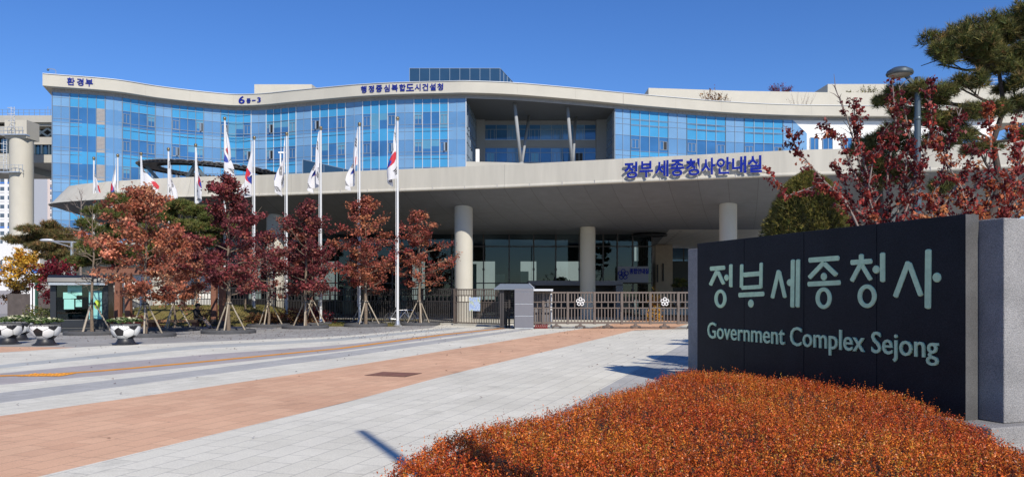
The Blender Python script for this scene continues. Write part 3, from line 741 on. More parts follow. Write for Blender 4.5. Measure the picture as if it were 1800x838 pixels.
# underside: falls steeply from the edge, then gently to the flat ceiling line
BACKY = 56.2
def us(i, t):
    e = path[i]; n_ = -nrm(i)
    w = 1.0 if i < 16 else max(0, 1 - (i - 16) / 34)
    s0 = e - n_ * (w * 1.15 - .1); 
    if i < 16: b = Vector((cen.x + 4.5, BACKY + .2 + (16 - i) * .02, 0))
    else:
        L = max((BACKY - e.y) / max(n_.y, .3), .3); b = e + n_ * L; b.y = BACKY
    q = s0.lerp(b, t); d = (b - s0).length * t
    drop = 1.50 * (1 - math.exp(-((b - s0).length * t) / 4.8)) / (1 - math.exp(-max((b - s0).length, 1.0) / 4.8))
    q.z = ZB - .035 - drop * (1 if i >= 16 else 1); return q
TT = [0, .06, .13, .2, .3, .4, .5, .6, .7, .8, .9, 1]
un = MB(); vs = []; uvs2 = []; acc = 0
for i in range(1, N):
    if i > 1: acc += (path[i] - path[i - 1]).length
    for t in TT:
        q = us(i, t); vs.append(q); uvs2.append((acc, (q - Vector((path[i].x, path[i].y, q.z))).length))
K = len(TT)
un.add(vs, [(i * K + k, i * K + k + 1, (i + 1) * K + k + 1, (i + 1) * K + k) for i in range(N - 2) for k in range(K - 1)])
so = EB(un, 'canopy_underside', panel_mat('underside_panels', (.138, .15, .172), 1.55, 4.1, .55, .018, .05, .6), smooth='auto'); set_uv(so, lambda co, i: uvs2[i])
rf = MB(); rp = [p + (-nrm(i)) * .25 for i, p in enumerate(path)]
rf.prism([(p.x, p.y) for p in rp] + [(rp[-1].x + 2, 72), (cen.x + 16, 72)], ZT - .5, ZT - .35); EB(rf, 'roof', M['roofgrey'])
# columns
for px, Y, r, ztop, yb in ((484, 52.6, .56, 7.2, 0), (815, 49.2, .56, 7.35, 0), (1033, 55.0, .53, 6.6, 0), (1280, 46.0, .50, 7.2, 0), (1560, 44.5, .50, 7.2, 0), (280, 55.0, .56, 7.0, 0)):
    c_ = MB(); c_.tube([(XP(px, Y), Y, 0), (XP(px, Y), Y, ztop)], r, 40); c_.lathe([(r + .06, 0), (r + .06, .12), (r + .002, .14)], 40, (XP(px, Y), Y, 0)); EB(c_, 'column', M['concrete'], smooth='auto')
# flat inner ceiling
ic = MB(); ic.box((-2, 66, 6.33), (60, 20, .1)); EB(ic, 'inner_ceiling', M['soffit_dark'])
pc_ = MB(); pc_.face((XP(1160, 60), 56.3, 6.27), (26, 56.3, 6.27), (34, 80, 6.27), (XP(1160, 60) + 3, 80, 6.27)); oc = EB(pc_, 'passage_ceiling', panel_mat('pale_ceiling_panels', (.55, .53, .48), 2.3, 6, .6, .03, .04, .5, uv=False))
dl = MB()
for k in range(9): dl.lathe([(.13, 6.262), (.13, 6.255)], 10, (XP(1160, 60) + 1.1 + k * .22, 58 + k * 1.9, 0))
EB(dl, 'downlights', M['black'])
rg = MB(); rg.lathe([(1.25, 6.20), (1.3, 6.12), (1.25, 6.05), (1.05, 6.05), (1.0, 6.12)], 32, (XP(1143, 60), 60.0, 0)); EB(rg, 'ring_lamp', M['black'])
# lobby: glass front, interior, back wall with bright openings
LG = bpy.data.materials.new('clear_lobby_glass'); LG.use_nodes = True; nt = LG.node_tree; nt.nodes.remove(nt.nodes["Principled BSDF"])
tr = nt.nodes.new("ShaderNodeBsdfTransparent"); tr.inputs[0].default_value = (.34, .44, .45, 1); gl = nt.nodes.new("ShaderNodeBsdfGlossy"); gl.inputs["Roughness"].default_value = .01; gl.inputs["Color"].default_value = (.55, .65, .7, 1)
fz = nt.nodes.new("ShaderNodeFresnel"); fz.inputs[0].default_value = 1.6; mx = nt.nodes.new("ShaderNodeMixShader")
nt.links.new(fz.outputs[0], mx.inputs[0]); nt.links.new(tr.outputs[0], mx.inputs[1]); nt.links.new(gl.outputs[0], mx.inputs[2]); nt.links.new(mx.outputs[0], nt.nodes["Material Output"].inputs["Surface"])
YG = 61.0
gx = [XP(x, YG) for x in (300, 360, 420, 480, 540, 590, 640, 690, 740, 795, 850, 895, 938, 977, 1018, 1060, 1085, 1112)] + [XP(1146, YG)]
for a, b in zip(gx, gx[1:]):
    p_ = MB(); f_ = MB(); p_.face((a, YG, .15), (b, YG, .15), (b, YG, 6.28), (a, YG, 6.28))
    f_.bar((a, YG - .05, 0), (a, YG - .05, 6.28), .09, .14)
    for z in (.1, 2.55, 5.35): f_.bar((a, YG - .05, z), (b, YG - .05, z), .1, .08)
    for z in (2.0, 3.6, 5.35): f_.box((a, YG - .16, z), (.16, .1, .16))
    o = EB(p_, 'lobby_pane', LG); f_.build('frame', M['irondark'], o)
# glazed corner going back and the side pane
p_ = MB(); f_ = MB(); xa = gx[-1]
p_.face((xa, YG, .15), (xa + .9, 74, .15), (xa + .9, 74, 6.28), (xa, YG, 6.28))
for k in range(7): q = Vector((xa, YG, 0)).lerp(Vector((xa + .9, 74, 0)), k / 6); f_.bar((q.x, q.y, 0), (q.x, q.y, 6.28), .08, .1)
for z in (1.0, 2.2, 3.4, 4.6): f_.bar((xa, YG, z), (xa + .9, 74, z), .05, .06)
o = EB(p_, 'lobby_pane', LG); f_.build('frame', M['irondark'], o)
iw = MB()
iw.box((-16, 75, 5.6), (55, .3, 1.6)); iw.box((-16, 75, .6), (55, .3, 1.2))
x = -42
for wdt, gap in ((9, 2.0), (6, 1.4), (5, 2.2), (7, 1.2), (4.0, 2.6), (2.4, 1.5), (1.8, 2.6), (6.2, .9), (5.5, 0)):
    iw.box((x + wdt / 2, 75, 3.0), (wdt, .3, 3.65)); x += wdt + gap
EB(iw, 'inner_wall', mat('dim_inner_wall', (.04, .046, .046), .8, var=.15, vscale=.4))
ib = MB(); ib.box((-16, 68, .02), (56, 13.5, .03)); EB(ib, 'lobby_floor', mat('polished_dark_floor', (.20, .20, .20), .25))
for k, (x, w_, h_) in enumerate(((-3.2, .5, 4.2), (-1.0, .8, 3.4), (1.1, .7, 3.7), (-9, .6, 4), (-14, .7, 4), (-20, .6, 4))):
    c_ = MB(); c_.box((x, 66 + (k % 3) * 2, h_ / 2), (w_, w_, h_)); EB(c_, 'inner_pillar', mat('pale_inner_pillar', (.62, .66, .58), .6))
po = MB(); x0, x1 = XP(928, 60), XP(1090, 60); po.box(((x0 + x1) / 2, 59.6, 2.52), (x1 - x0, 2.2, .34)); po.box((x0 + .25, 59.6, 1.2), (.5, 2.2, 2.4)); po.box((x1 - .25, 59.6, 1.2), (.5, 2.2, 2.4)); EB(po, 'entrance_portal', M['greybox'])
po = MB(); po.box(((x0 + x1) / 2, 60.3, 1.2), (x1 - x0 - 1, .1, 2.3)); EB(po, 'entrance_door', M['black'])
for k in range(2):
    c_ = MB(); xx = XP(960 + k * 28, 63); c_.lathe([(.32, 0), (.4, .7), (.36, .7)], 14, (xx, 63.5, .05)); o = EB(c_, 'lobby_planter', M['black'])
    n = 500; pts = rng.normal(0, 1, (n, 3)); pts = unit(pts) * rng.uniform(.3, 1, (n, 1)) ** .5 * np.array([.85, .7, .75]) + np.array([xx, 63.5, 2.3])
    l_ = leaves('foliage', pts, .3, palette(n, [(.10, .18, .05), (.16, .22, .06)], [1, 1]), M['leaf'], None); l_.parent = o
    c_ = MB(); c_.tube([(xx, 63.5, .6), (xx, 63.5, 2.2)], .06, 6); c_.build('stem', M['bark'], o)
# low pale plinth and inner white wall seen between fence bars at the left
pw = MB(); pw.box(((XP(165, 57) + XP(395, 57)) / 2, 57.0, 1.5), (XP(395, 57) - XP(165, 57), .4, 3.0)); EB(pw, 'plinth_wall', mat('white_plinth', (.72, .72, .69), .7, var=.04))
# brown wall and dark glazing at the back of the passage
bw = MB(); bw.box((XP(1162, 74), 74, 3.1), (1.55, 3, 6.2)); EB(bw, 'passage_wall', mat('tan_stone', (.36, .29, .22), .8, var=.08))
for z in (3.6, 3.9): pass
sl = MB(); sl.box((XP(1156, 72.4), 72.46, 3.6), (.12, .1, 1.6)); sl.box((XP(1166, 72.4), 72.46, 3.7), (.12, .1, 1.6)); EB(sl, 'slot_window', M['black'])
p_ = MB(); f_ = MB(); xa, xb = XP(1176, 78), XP(1330, 78); p_.face((xa, 78, .1), (xb, 78, .1), (xb, 78, 6.25), (xa, 78, 6.25))
for k in range(7): x = xa + (xb - xa) * k / 6; f_.bar((x, 77.95, 0), (x, 77.95, 6.2), .09, .1)
for z in (2.4, 4.2, 5.2): f_.bar((xa, 77.95, z), (xb, 77.95, z), .07, .07)
o = EB(p_, 'rear_glazing', M['darkglass']); f_.build('frame', M['irondark'], o)
bb = MB(); bb.box((40, 92, 3), (44, 1, 6)); EB(bb, 'rear_wall', mat('dim_rear_wall', (.30, .30, .30), .8, var=.1))
# hanging sign board in the lobby with the flower emblem
def flower(mb, c, r, right, up, tr_=.03):
    """five-petal hibiscus outline with a ring heart"""
    right, up = Vector(right), Vector(up); c = Vector(c)
    for k in range(5):
        a0 = math.pi / 2 + k * 2 * math.pi / 5; pts = []
        for j in range(17):
            s = j / 16; aa = a0 + (s - .5) * 1.14; rr = r * (.46 + .56 * math.sin(math.pi * s) ** .55 - .10 * math.exp(-((s - .5) / .07) ** 2))
            pts.append(c + right * math.cos(aa) * rr + up * math.sin(aa) * rr)
        pts.append(pts[0].lerp(pts[-1], .0) * 0 + c + right * math.cos(a0 + .3) * r * .40 + up * math.sin(a0 + .3) * r * .40); pts.append(c + right * math.cos(a0 - .3) * r * .40 + up * math.sin(a0 - .3) * r * .40)
        mb.loop(pts, tr_)
    mb.loop([c + right * math.cos(t) * r * .36 + up * math.sin(t) * r * .36 for t in [2 * math.pi * k / 18 for k in range(18)]], tr_)
sb = MB(); x0, x1 = XP(1086, 60.2), XP(1140, 60.2); zb, zt = ZP(496, 60.2), ZP(468, 60.2)
sb.box(((x0 + x1) / 2, 60.3, (zb + zt) / 2), (x1 - x0, .08, zt - zb)); o = EB(sb, 'sign_board', mat('pale_sign_board', (.20, .205, .24), .6))
sl = MB(); flower(sl, (x0 + .42, 60.23, (zb + zt) / 2), .40, (1, 0, 0), (0, 0, 1), .03)
put_text(sl, "정부", (x0 + .42, 60.23, (zb + zt) / 2), (1, 0, 0), (0, 0, 1), .14, None, .02)
put_text(sl, "종합안내실", (x0 + 1.62, 60.22, zt - .36), (1, 0, 0), (0, 0, 1), .42, 1.45, .02, .03)
sl.build('lettering', M['bluesign'], o)
# big letters on the fascia: blue faces on pale standing backs, well off the wall
body = "정부세종청사안내실"; lt = MB(); lb = MB()
for i, ch in enumerate(body):
    x = 1110 + i * (1326.5 - 1110) / 8; t_ = (ep(x + 3) - ep(x - 3)).normalized()
    Y = interp(ET, x); zc = ZP(300.0 - (x - 1110) * .0485, Y)
    for mb_, off_, ex_, bo in ((lt, .22, .02, .024), (lb, .18, .02, .036)):
        c_ = ep(x, off_); c_.z = zc; put_text(mb_, ch, c_, t_, (0, 0, 1), .88, .72, ex_, bo)
EB(lt, 'canopy_lettering', M['bluesign']); EB(lb, 'canopy_letter_backs', mat('white_letter_back', (.66, .66, .68), .5))
# ------------------------------------------------------------------ bridge, far flats and roof shrubs at the left and top
def child(o, par):
    o.parent = par; o.matrix_parent_inverse = Matrix.Translation(-par.location) if par.type == 'EMPTY' else Matrix.Identity(4); return o
YB = 134
br = thing('elevated_bridge', 'elevated concrete link bridge with dark window bands at the left edge', 'bridge', (XP(30, YB), YB, 0))
def bx(mb, xa, xb, ya, yb, y0, dep): mb.box(((XP(xa, y0) + XP(xb, y0)) / 2, y0 + dep / 2, (ZP(ya, y0) + ZP(yb, y0)) / 2), (abs(XP(xb, y0) - XP(xa, y0)), dep, abs(ZP(ya, y0) - ZP(yb, y0))))
m_ = MB(); bx(m_, -160, 104, 203, 215, YB, 12); bx(m_, -160, 28, 222, 238, YB + .4, 11); bx(m_, 48, 104, 241, 254, YB + .4, 11); bx(m_, -160, 104, 272, 286, YB + .2, 11.5); bx(m_, 48, 104, 216, 222, YB + .6, 11); bx(m_, -160, 30, 270, 297, YB + .1, 11.7)
child(m_.build('deck', M['concrete2']), br)
m_ = MB(); bx(m_, -160, 104, 205, 288, YB + 3, 5); child(m_.build('dark_core', M['black']), br)
m_ = MB()
for x0 in (-150, -100, -50, 0): bx(m_, x0 + 2, x0 + 26, 245, 268, YB + .8, .2)
for x0 in (58, 71, 84, 97): bx(m_, x0, x0 + 11, 255, 271, YB + .8, .2)
child(m_.build('window_band', M['darkglass']), br)
for x in (-20, 10, 28, 57.5, 70, 83, 96): m_ = MB(); m_.bar((XP(x, YB), YB + .6, ZP(272, YB)), (XP(x, YB), YB + .6, ZP(240, YB)), .25, .2); child(m_.build('upright', M['lampgrey']), br)
for a, b in ((58, 78), (78, 98)):
    m_ = MB(); m_.bar((XP(a, YB), YB + 1, ZP(238, YB)), (XP(b, YB), YB + 1, ZP(224, YB)), .3, .3); m_.bar((XP(a, YB), YB + 1.02, ZP(224, YB)), (XP(b, YB), YB + 1.02, ZP(238, YB)), .3, .3); child(m_.build('cross_brace', M['lampgrey']), br)
m_ = MB()
for k in range(24): x = -120 + k * 9.4; m_.bar((XP(x, YB), YB + .3, ZP(204, YB)), (XP(x, YB), YB + .3, ZP(192, YB)), .06, .06)
for y in (192, 198): m_.bar((XP(-140, YB), YB + .3, ZP(y, YB)), (XP(104, YB), YB + .3, ZP(y, YB)), .05, .05)
child(m_.build('railing', M['alu']), br)
m_ = MB(); xx = XP(66, YB); m_.tube([(xx, YB + 3, ZP(205, YB)), (xx, YB + 3, ZP(180, YB))], .05, 5); child(m_.build('mast', M['steel']), br)
pr = thing('bridge_pier', 'round pale concrete bridge pier with a ladder up its side', 'pier', (XP(38, 128), 128, 0)); YP = 128
m_ = MB(); m_.tube([(0, 0, 0), (0, 0, ZP(246, YP))], 1.72, 36); m_.box((.1, 0, (ZP(246, YP) + ZP(215, YP)) / 2), (3.5, 3.4, ZP(215, YP) - ZP(246, YP))); m_.build('shaft', M['concrete'], pr, smooth='auto')
for z, xo, w_, y_ in ((ZP(241, YP), -.2, 4.2, -1.6), (ZP(306, YP), -.7, 3.2, -1.75)):
    m_ = MB(); m_.box((xo, y_, z), (w_, 1.2, .17))
    for k in range(7): m_.bar((-2.1 + k * .6, -2.2, z), (-2.1 + k * .6, -2.2, z + 1.1), .05, .05)
    for q in (.55, 1.1): m_.bar((-2.1, -2.2, z + q), (1.6, -2.2, z + q), .05, .05)
    m_.build('platform', M['steel'], pr)
m_ = MB()
def ladder(mb, x, y, z0, z1, cage):
    for s in (-.25, .25): mb.bar((x + s, y, z0), (x + s, y, z1), .07, .07)
    z = z0
    while z < z1:
        mb.bar((x - .25, y, z), (x + .25, y, z), .04, .04)
        z += .4
    if cage:
        z = z0 + 1
        while z < z1: mb.tube([(x - .4, y, z), (x - .4, y - .7, z), (x + .4, y - .7, z), (x + .4, y, z)], .04, 4); z += 1.0
ladder(m_, -1.9, -1.2, ZP(300, YP), ZP(246, YP), True); ladder(m_, -.2, -1.95, ZP(240, YP), ZP(193, YP), True); m_.build('ladder', M['alu_light'], pr)

def flats(name, label, xa, xb, ytop, Y, ybase_z, wins, dep, m, rows=14, group=None):
    t = thing(name, label, 'building', ((XP(xa, Y) + XP(xb, Y)) / 2, Y, 0), group=group); w = XP(xb, Y) - XP(xa, Y); H = ZP(ytop, Y)
    m_ = MB(); m_.box((0, dep / 2, H / 2), (w, dep, H)); m_.box((0, dep / 2, H + .6), (w * .6, dep * .6, 1.2)); m_.build('wall', m, t)
    if wins:
        fh = 3.0; nfl = min(int((H - 4) / fh), 90 // len(wins))
        for k in range(nfl):
            for u, ww in wins:
                q = MB(); q.box((u * w - w / 2, -.05, H - 3.2 - k * fh), (ww * w, .15, 1.35)); o = q.build('window', M['win_dark'], t)
                q = MB(); q.box((u * w - w / 2, -.10, H - 4.15 - k * fh), (ww * w * 1.1, .2, .5)); q.build('sill', M['sill_blue'] if k % 5 == 0 else M['white'], o)
    return t
M['win_dark'] = mat('distant_window', (.10, .13, .17), .2, .2); M['sill_blue'] = mat('blue_balcony', (.06, .19, .55), .5)
M['flat_white'] = mat('white_flat_wall', (.66, .66, .67), .8, var=.03); M['flat_pink'] = mat('pinkish_flat_wall', (.55, .47, .44), .8, var=.03)
flats('apartment_tower', 'white apartment tower with blue balconies, cut by the left edge', -40, 23, 300, 270, 0, ((.16, .1), (.38, .1), (.70, .11), (.90, .09)), 20, M['flat_white'], group='far apartment towers')
flats('apartment_tower', 'small white apartment tower seen between bridge pier and blue block', 57, 74, 356, 380, 0, ((.3, .3), (.75, .3)), 20, M['flat_white'], group='far apartment towers')
flats('apartment_tower', 'plain pinkish apartment slab rising beside the blue block', 73, 96, 250, 330, 0, ((.72, .08),), 20, M['flat_pink'], group='far apartment towers')
flats('apartment_tower', 'low white block behind the yellow tree', -30, 70, 428, 120, 0, ((.08, .08), (.3, .08), (.52, .08), (.74, .08), (.92, .08)), 10, M['flat_white'], group='far apartment towers')

# ------------------------------------------------------------------ roof shrubs
def twig_shrub(name, label, loc, w, h, n, pal, lsz, nl, seed, group=None, m=None):
    rr_ = random.Random(seed); t = thing(name, label, 'shrub', loc, group=group); b = MB(); pts = []
    for k in range(n):
        x = rr_.uniform(-w, w) * .7; hh = h * rr_.uniform(.5, 1.0) * (1 - .5 * abs(x / w))
        p = [Vector((x * .6, rr_.uniform(-.3, .3), 0)), Vector((x * .9 + rr_.uniform(-.15, .15), rr_.uniform(-.4, .4), hh * .55)), Vector((x * 1.25 + rr_.uniform(-.3, .3), rr_.uniform(-.5, .5), hh))]
        b.tube(p, [.03, .02, .008], 4)
        for j in range(nl): s_ = rr_.uniform(.3, 1); q = p[0].lerp(p[1], s_ * 2) if s_ < .5 else p[1].lerp(p[2], s_ * 2 - 1); pts.append(q + Vector([rr_.gauss(0, .14) for _ in range(3)]))
    b.build('stems', m or M['twig'], t)
    if pts: leaves('foliage', np.array([tuple(p) for p in pts]), lsz, palette(len(pts), *PAL[pal]), M['leaf'], t, up=.5)
    return t
twig_shrub('roof_shrub', 'leafy orange-brown shrub cluster on the low roof edge', (XP(1250, 134), 134, 33.0), 2.4, 4.0, 26, 'drybrown', .3, 10, 1, 'shrubs on the roof garden')
twig_shrub('roof_shrub', 'thin brown twigs furthest left on the roof edge', (XP(1190, 134), 134, 32.6), 2.6, 2.2, 18, 'drybrown', .2, 4, 2, 'shrubs on the roof garden')
twig_shrub('roof_shrub', 'pale dry shrub just right of the leafy orange-brown roof shrub', (XP(1272, 134), 134, 32.8), 1.8, 3.2, 16, 'drybrown', .22, 8, 3, 'shrubs on the roof garden')
twig_shrub('roof_shrub', 'dense dark purple bush standing on the upper roof wall', (XP(1372, 142), 142, 37.2), 2.6, 2.7, 60, 'crimson', .2, 9, 4, 'shrubs on the roof garden', M['barkd'])
twig_shrub('roof_shrub', 'bare thin shrub in front of the upper roof wall', (XP(1408, 136), 136, 33.0), 2.8, 4.4, 16, 'drybrown', .15, 2, 5, 'shrubs on the roof garden')
twig_shrub('roof_shrub', 'small dark green bush at the rooftop box corner', (XP(1492, 143), 143, 36.5), .8, 2.2, 16, 'pine', .25, 12, 6, 'shrubs on the roof garden')
twig_shrub('roof_shrub', 'group of little evergreens on the rooftop box', (XP(1530, 145), 145, 37.0), 3.2, 3.4, 30, 'pine', .25, 12, 7, 'shrubs on the roof garden')

# ------------------------------------------------------------------ trellis ring and glass screen on the canopy roof
tz = thing('roof_trellis', 'dark louvred ring trellis on raking struts, standing on the canopy roof', 'trellis', (XP(372, 57), 57, ZT - .35))
def ring_pt(a, rs=1.0, dz=0.0):
    x = 5.0 * math.cos(a) * rs; y = 3.3 * math.sin(a) * rs
    return Vector((x, y, 1.72 - .07 * x - .03 * y + dz))
m_ = MB(); m2_ = MB(); NN = 56
for k in range(NN):
    a, b = 2 * math.pi * k / NN, 2 * math.pi * (k + 1) / NN
    m_.bar(ring_pt(a, 1.0), ring_pt(b, 1.0), .10, .12); m2_.bar(ring_pt(a, .74), ring_pt(b, .74), .10, .12)
m_.build('outer_rim', M['black'], tz); m2_.build('inner_rim', M['black'], tz)
m_ = MB()
for k in range(78): a = 2 * math.pi * k / 78; m_.bar(ring_pt(a, .72, .09), ring_pt(a, 1.04, .09), .16, .07)
m_.build('louvres', M['irondark'], tz)
m_ = MB()
for k in range(14):
    a = math.pi * (1.02 + .9 * k / 14); p_, q_ = ring_pt(a, .86, .2), ring_pt(a + .17, .86, .2); m_.bar(p_, q_, 1.05, .03)
m_.build('panels', M['steel'], tz)
for a, dx in ((math.pi * 1.12, 1.6), (math.pi * 1.5, -1.2), (math.pi * 1.5, 1.2), (math.pi * 1.88, -1.5), (math.pi * .6, 1.), (math.pi * .3, 1.)):
    s_ = MB(); p_ = ring_pt(a, .9, -.1); s_.bar((p_.x + dx, p_.y + .5, 0), p_, .22, .22); s_.build('strut', M['lampgrey'], tz)
gs = thing('glass_screen', 'dark blue glass balustrade receding along the canopy roof', 'balustrade', (XP(532, 51), 51, ZT - .35))
m_ = MB(); f_ = MB(); q0, q1 = Vector((0, 0, 0)), Vector((XP(770, 66) - XP(532, 51), 15, 0)); HS = 1.55
for k in range(8):
    a, b = q0.lerp(q1, k / 8), q0.lerp(q1, (k + 1) / 8); m_.bar(a + Vector((0, 0, HS / 2)), b + Vector((0, 0, HS / 2)), .03, HS); f_.bar(b, b + Vector((0, 0, HS)), .05, .06)
m_.build('glass', M['darkglass'], gs); f_.bar(q0, q0 + Vector((0, 0, HS)), .05, .06); f_.bar(q0 + Vector((0, 0, HS + .02)), q1 + Vector((0, 0, HS + .02)), .06, .04); f_.build('frame', M['alu'], gs)
lp = thing('roof_lamp', 'slim white lamp post on the canopy roof between two flags', 'lamp', (XP(493, 54), 54, ZT - .35))
m_ = MB(); m_.tube([(0, 0, 0), (0, 0, 2.6)], .05, 8); m_.build('post', M['white'], lp); m_ = MB(); m_.box((.1, 0, 2.55), (.45, .15, .1)); m_.build('lamp_head', M['white'], lp)

# ------------------------------------------------------------------ flagpoles and flags
fcol = bpy.data.materials.new('flag_cloth'); fcol.use_nodes = True; nt = fcol.node_tree; b_ = nt.nodes["Principled BSDF"]; a_ = nt.nodes.new("ShaderNodeAttribute"); a_.attribute_name = "flag_colour"
b_.inputs["Roughness"].default_value = .7; t_ = nt.nodes.new("ShaderNodeBsdfTranslucent"); x_ = nt.nodes.new("ShaderNodeMixShader"); x_.inputs[0].default_value = .3
nt.links.new(a_.outputs["Color"], b_.inputs["Base Color"]); nt.links.new(a_.outputs["Color"], t_.inputs["Color"]); nt.links.new(b_.outputs[0], x_.inputs[1]); nt.links.new(t_.outputs[0], x_.inputs[2]); nt.links.new(x_.outputs[0], nt.nodes["Material Output"].inputs["Surface"])
def flag_paint(u, v):
    """u along the fly 0..1 (3 units long), v down the hoist 0..1 (2 units)"""
    x, y = (u - .5) * 3, (.5 - v) * 2; r = math.hypot(x, y)
    th = math.atan2(2, 3); ca, sa = math.cos(-th), math.sin(-th)
    if r < .5:
        xr, yr = x * ca + y * sa * -1, x * -sa * -1 + y * ca
        xr = x * math.cos(th) - y * math.sin(th); yr = x * math.sin(th) + y * math.cos(th)
        red = yr > 0
        if math.hypot(xr + .25, yr) < .25: red = True
        if math.hypot(xr - .25, yr) < .25: red = False
        return (.62, .03, .05) if red else (.02, .06, .38)
    for sx, sy, pat in ((-1, 1, (1, 1, 1)), (1, -1, (0, 0, 0)), (1, 1, (0, 1, 0)), (-1, -1, (1, 0, 1))):
        cx_, cy_ = sx * .98, sy * .65; dx, dy = x - cx_, y - cy_
        L = math.hypot(cx_, cy_); ux, uy = cx_ / L, cy_ / L
        al = dx * ux + dy * uy; ac = -dx * uy + dy * ux
        for k, full in enumerate(pat):
            if abs(al - (k - 1) * .14) < .052 and abs(ac) < .26 and (full or abs(ac) > .03): return (.02, .02, .025)
    return (.80, .80, .82)
def flag_mesh(seed, side, spread):
    """a limp flag: hoist edge on the halyard, the fly fallen into long folds"""
    rr_ = random.Random(seed); NU, NV = 60, 40; h, w = 2.0, 3.1
    ph = [rr_.uniform(0, 6.28) for _ in range(4)]; tilt = R(rr_.uniform(66, 74)); fold = rr_.uniform(2.2, 3.4)
    V, Fc, C_ = [], [], []
    for i in range(NU + 1):
        u = i / NU
        for j in range(NV + 1):
            v = j / NV
            dn = w * u * math.sin(tilt) * (1 - .18 * v) ; z = -v * h * (1 - .12 * u) - dn * (1 - .30 * v)
            hang = spread * (u ** .6) * (.25 + .75 * v * .6 + .4 * math.sin(math.pi * min(1, u * 1.1)) * .4)
            amp = .19 * u ** .7 * (1 - .3 * v)
            x = side * (.08 + hang * (.55 + .45 * math.cos(fold * v * 2.4 + ph[0] + 1.2 * u))) + amp * .6 * math.sin(fold * 3.1 * v + ph[1] + 2 * u)
            y = -.02 + amp * 1.25 * math.cos(fold * 3.0 * v + ph[2] + 1.4 * u) + .05 * math.sin(5 * u + ph[3])
            V.append((x, y, z)); C_.append(flag_paint(u, v))
    for i in range(NU):
        for j in range(NV):
            a = i * (NV + 1) + j; Fc.append((a, a + NV + 1, a + NV + 2, a + 1))
    return V, Fc, C_
M['polewhite'] = mat('grey_white_pole', (.60, .61, .62), .4)
tops = [(699, 208, 42.2), (632, 218, 43.5), (564, 225, 44.6), (504, 235, 45.8), (447, 242, 46.9), (395, 208, 47.9), (344, 255, 48.8), (296, 262, 49.7), (248, 270, 50.6), (207, 273, 51.4), (165, 278, 52.1)]
ordn = ['nearest the gate', 'second from the gate', 'third from the gate', 'fourth from the gate', 'fifth from the gate', '', 'fifth from the left end', 'fourth from the left end', 'third from the left end', 'second from the left end', 'at the far left end']
spec = [(0, 1, -1, .30), (1, 2, -1, .40), (2, 3, -1, .34), (3, 4, -1, .42), (4, 5, -1, .42), (5, 6, 1, .26), (6, 7, 1, .24), (7, 8, 1, .30), (8, 9, 1, .95), (9, 10, -1, .36), (10, 11, 1, .36)]
for (px, py, Y), (i, seed, side, spr) in zip(tops, spec):
    H = ZP(py, Y); lab = 'tall white flagpole taller than its neighbours in mid row' if i == 5 else 'white tapered flagpole ' + ordn[i]
    t = thing('flagpole', lab, 'flagpole', (XP(px, Y), Y, 0), group='row of white flagpoles')
    m_ = MB(); m_.tube([(0, 0, 0), (0, 0, H * .5), (0, 0, H - .1)], [.070, .062, .045], 16); m_.build('pole', M['polewhite'], t, smooth='auto')
    m_ = MB(); m_.sphere((0, 0, H), .10, 12); m_.lathe([(.08, H - .12), (.08, H - .06)], 12); m_.build('finial', mat('dull_brass', (.25, .2, .12), .35, .7) if i == 0 else bpy.data.materials['dull_brass'], t, smooth='auto')
    m_ = MB(); m_.lathe([(.24, 0), (.24, .04), (.14, .10), (.11, .3)], 16); m_.build('base', M['steel'], t)
    m_ = MB(); m_.tube([(.09 * side, -.09, 1.0), (.08 * side, -.09, H - .2)], .012, 4); m_.build('halyard', M['white'], t)
    V, Fc, C_ = flag_mesh(seed, side, spr * 2.9)
    o = _mesh_np('national_flag', np.array(V), np.array(Fc), [fcol], None)
    at = o.data.color_attributes.new("flag_colour", 'FLOAT_COLOR', 'POINT'); at.data.foreach_set("color", np.hstack([np.array(C_), np.ones((len(C_), 1))]).astype(np.float32).ravel())
    o.data.polygons.foreach_set("use_smooth", [True] * len(o.data.polygons))
    o.location = (XP(px, Y) , Y - .09, H - .22)
    look = 'limp white national flag'
    tag(o, look + (' on the tallest flagpole' if i == 5 else ', bellied out wide, on the flagpole third from the left end' if i == 8 else ' on the flagpole ' + ordn[i]), 'flag', 'national flags hanging on the row of poles')

# ------------------------------------------------------------------ black granite name wall
D0, D1 = Vector((3.37, 14.5, 0)), Vector((XP(1697, 9.2), 9.2, 0))
wt = (D1 - D0).normalized(); wnrm = Vector((wt.y, -wt.x, 0))            # along the wall to the right, out of the lettered face
if wnrm.x > 0: wnrm = -wnrm
WL = (D1 - D0).length; WT = ZP(376, 9.2); WB = ZP(738, 9.2)
sw = thing('name_wall', 'black granite name wall with pale green carved lettering', 'sign', tuple(D0.lerp(D1, .5)))
def SW(mb, name, mats, **k): return child(mb.build(name, mats, **k), sw)
def wp(u, out, z): q = D0 + wt * u + wnrm * out; q.z = z; return q
def wbox(mb, u0, u1, o0, o1, z0, z1): mb.prism([wp(u0, o0, 0)[:2], wp(u1, o0, 0)[:2], wp(u1, o1, 0)[:2], wp(u0, o1, 0)[:2]], z0, z1)
M['blackgranite'] = granite_mat('polished_black_granite', (.003, .004, .006), (.028, .029, .036), .55, 0, 70, .15)
M['roughgranite'] = granite_mat('rough_grey_granite', (.10, .102, .11), (.44, .43, .42), .92, .6, 110, .15)
M['sawngranite'] = granite_mat('sawn_grey_granite', (.17, .17, .18), (.40, .40, .41), .7, .15, 150)
def ray_u(px):                                                          # where the sight line at column px meets the wall face
    k = (px - CX) / F; dn = wt.x - k * wt.y; return (k * D0.y - D0.x) / dn
seams = [0, ray_u(1308), ray_u(1413), ray_u(1541), WL]
for a, b in zip(seams, seams[1:]):
    m_ = MB(); wbox(m_, a + .004, b - .004, -.12, 0, WB, WT); SW(m_, 'face_slab', M['blackgranite'], bevel=.006)
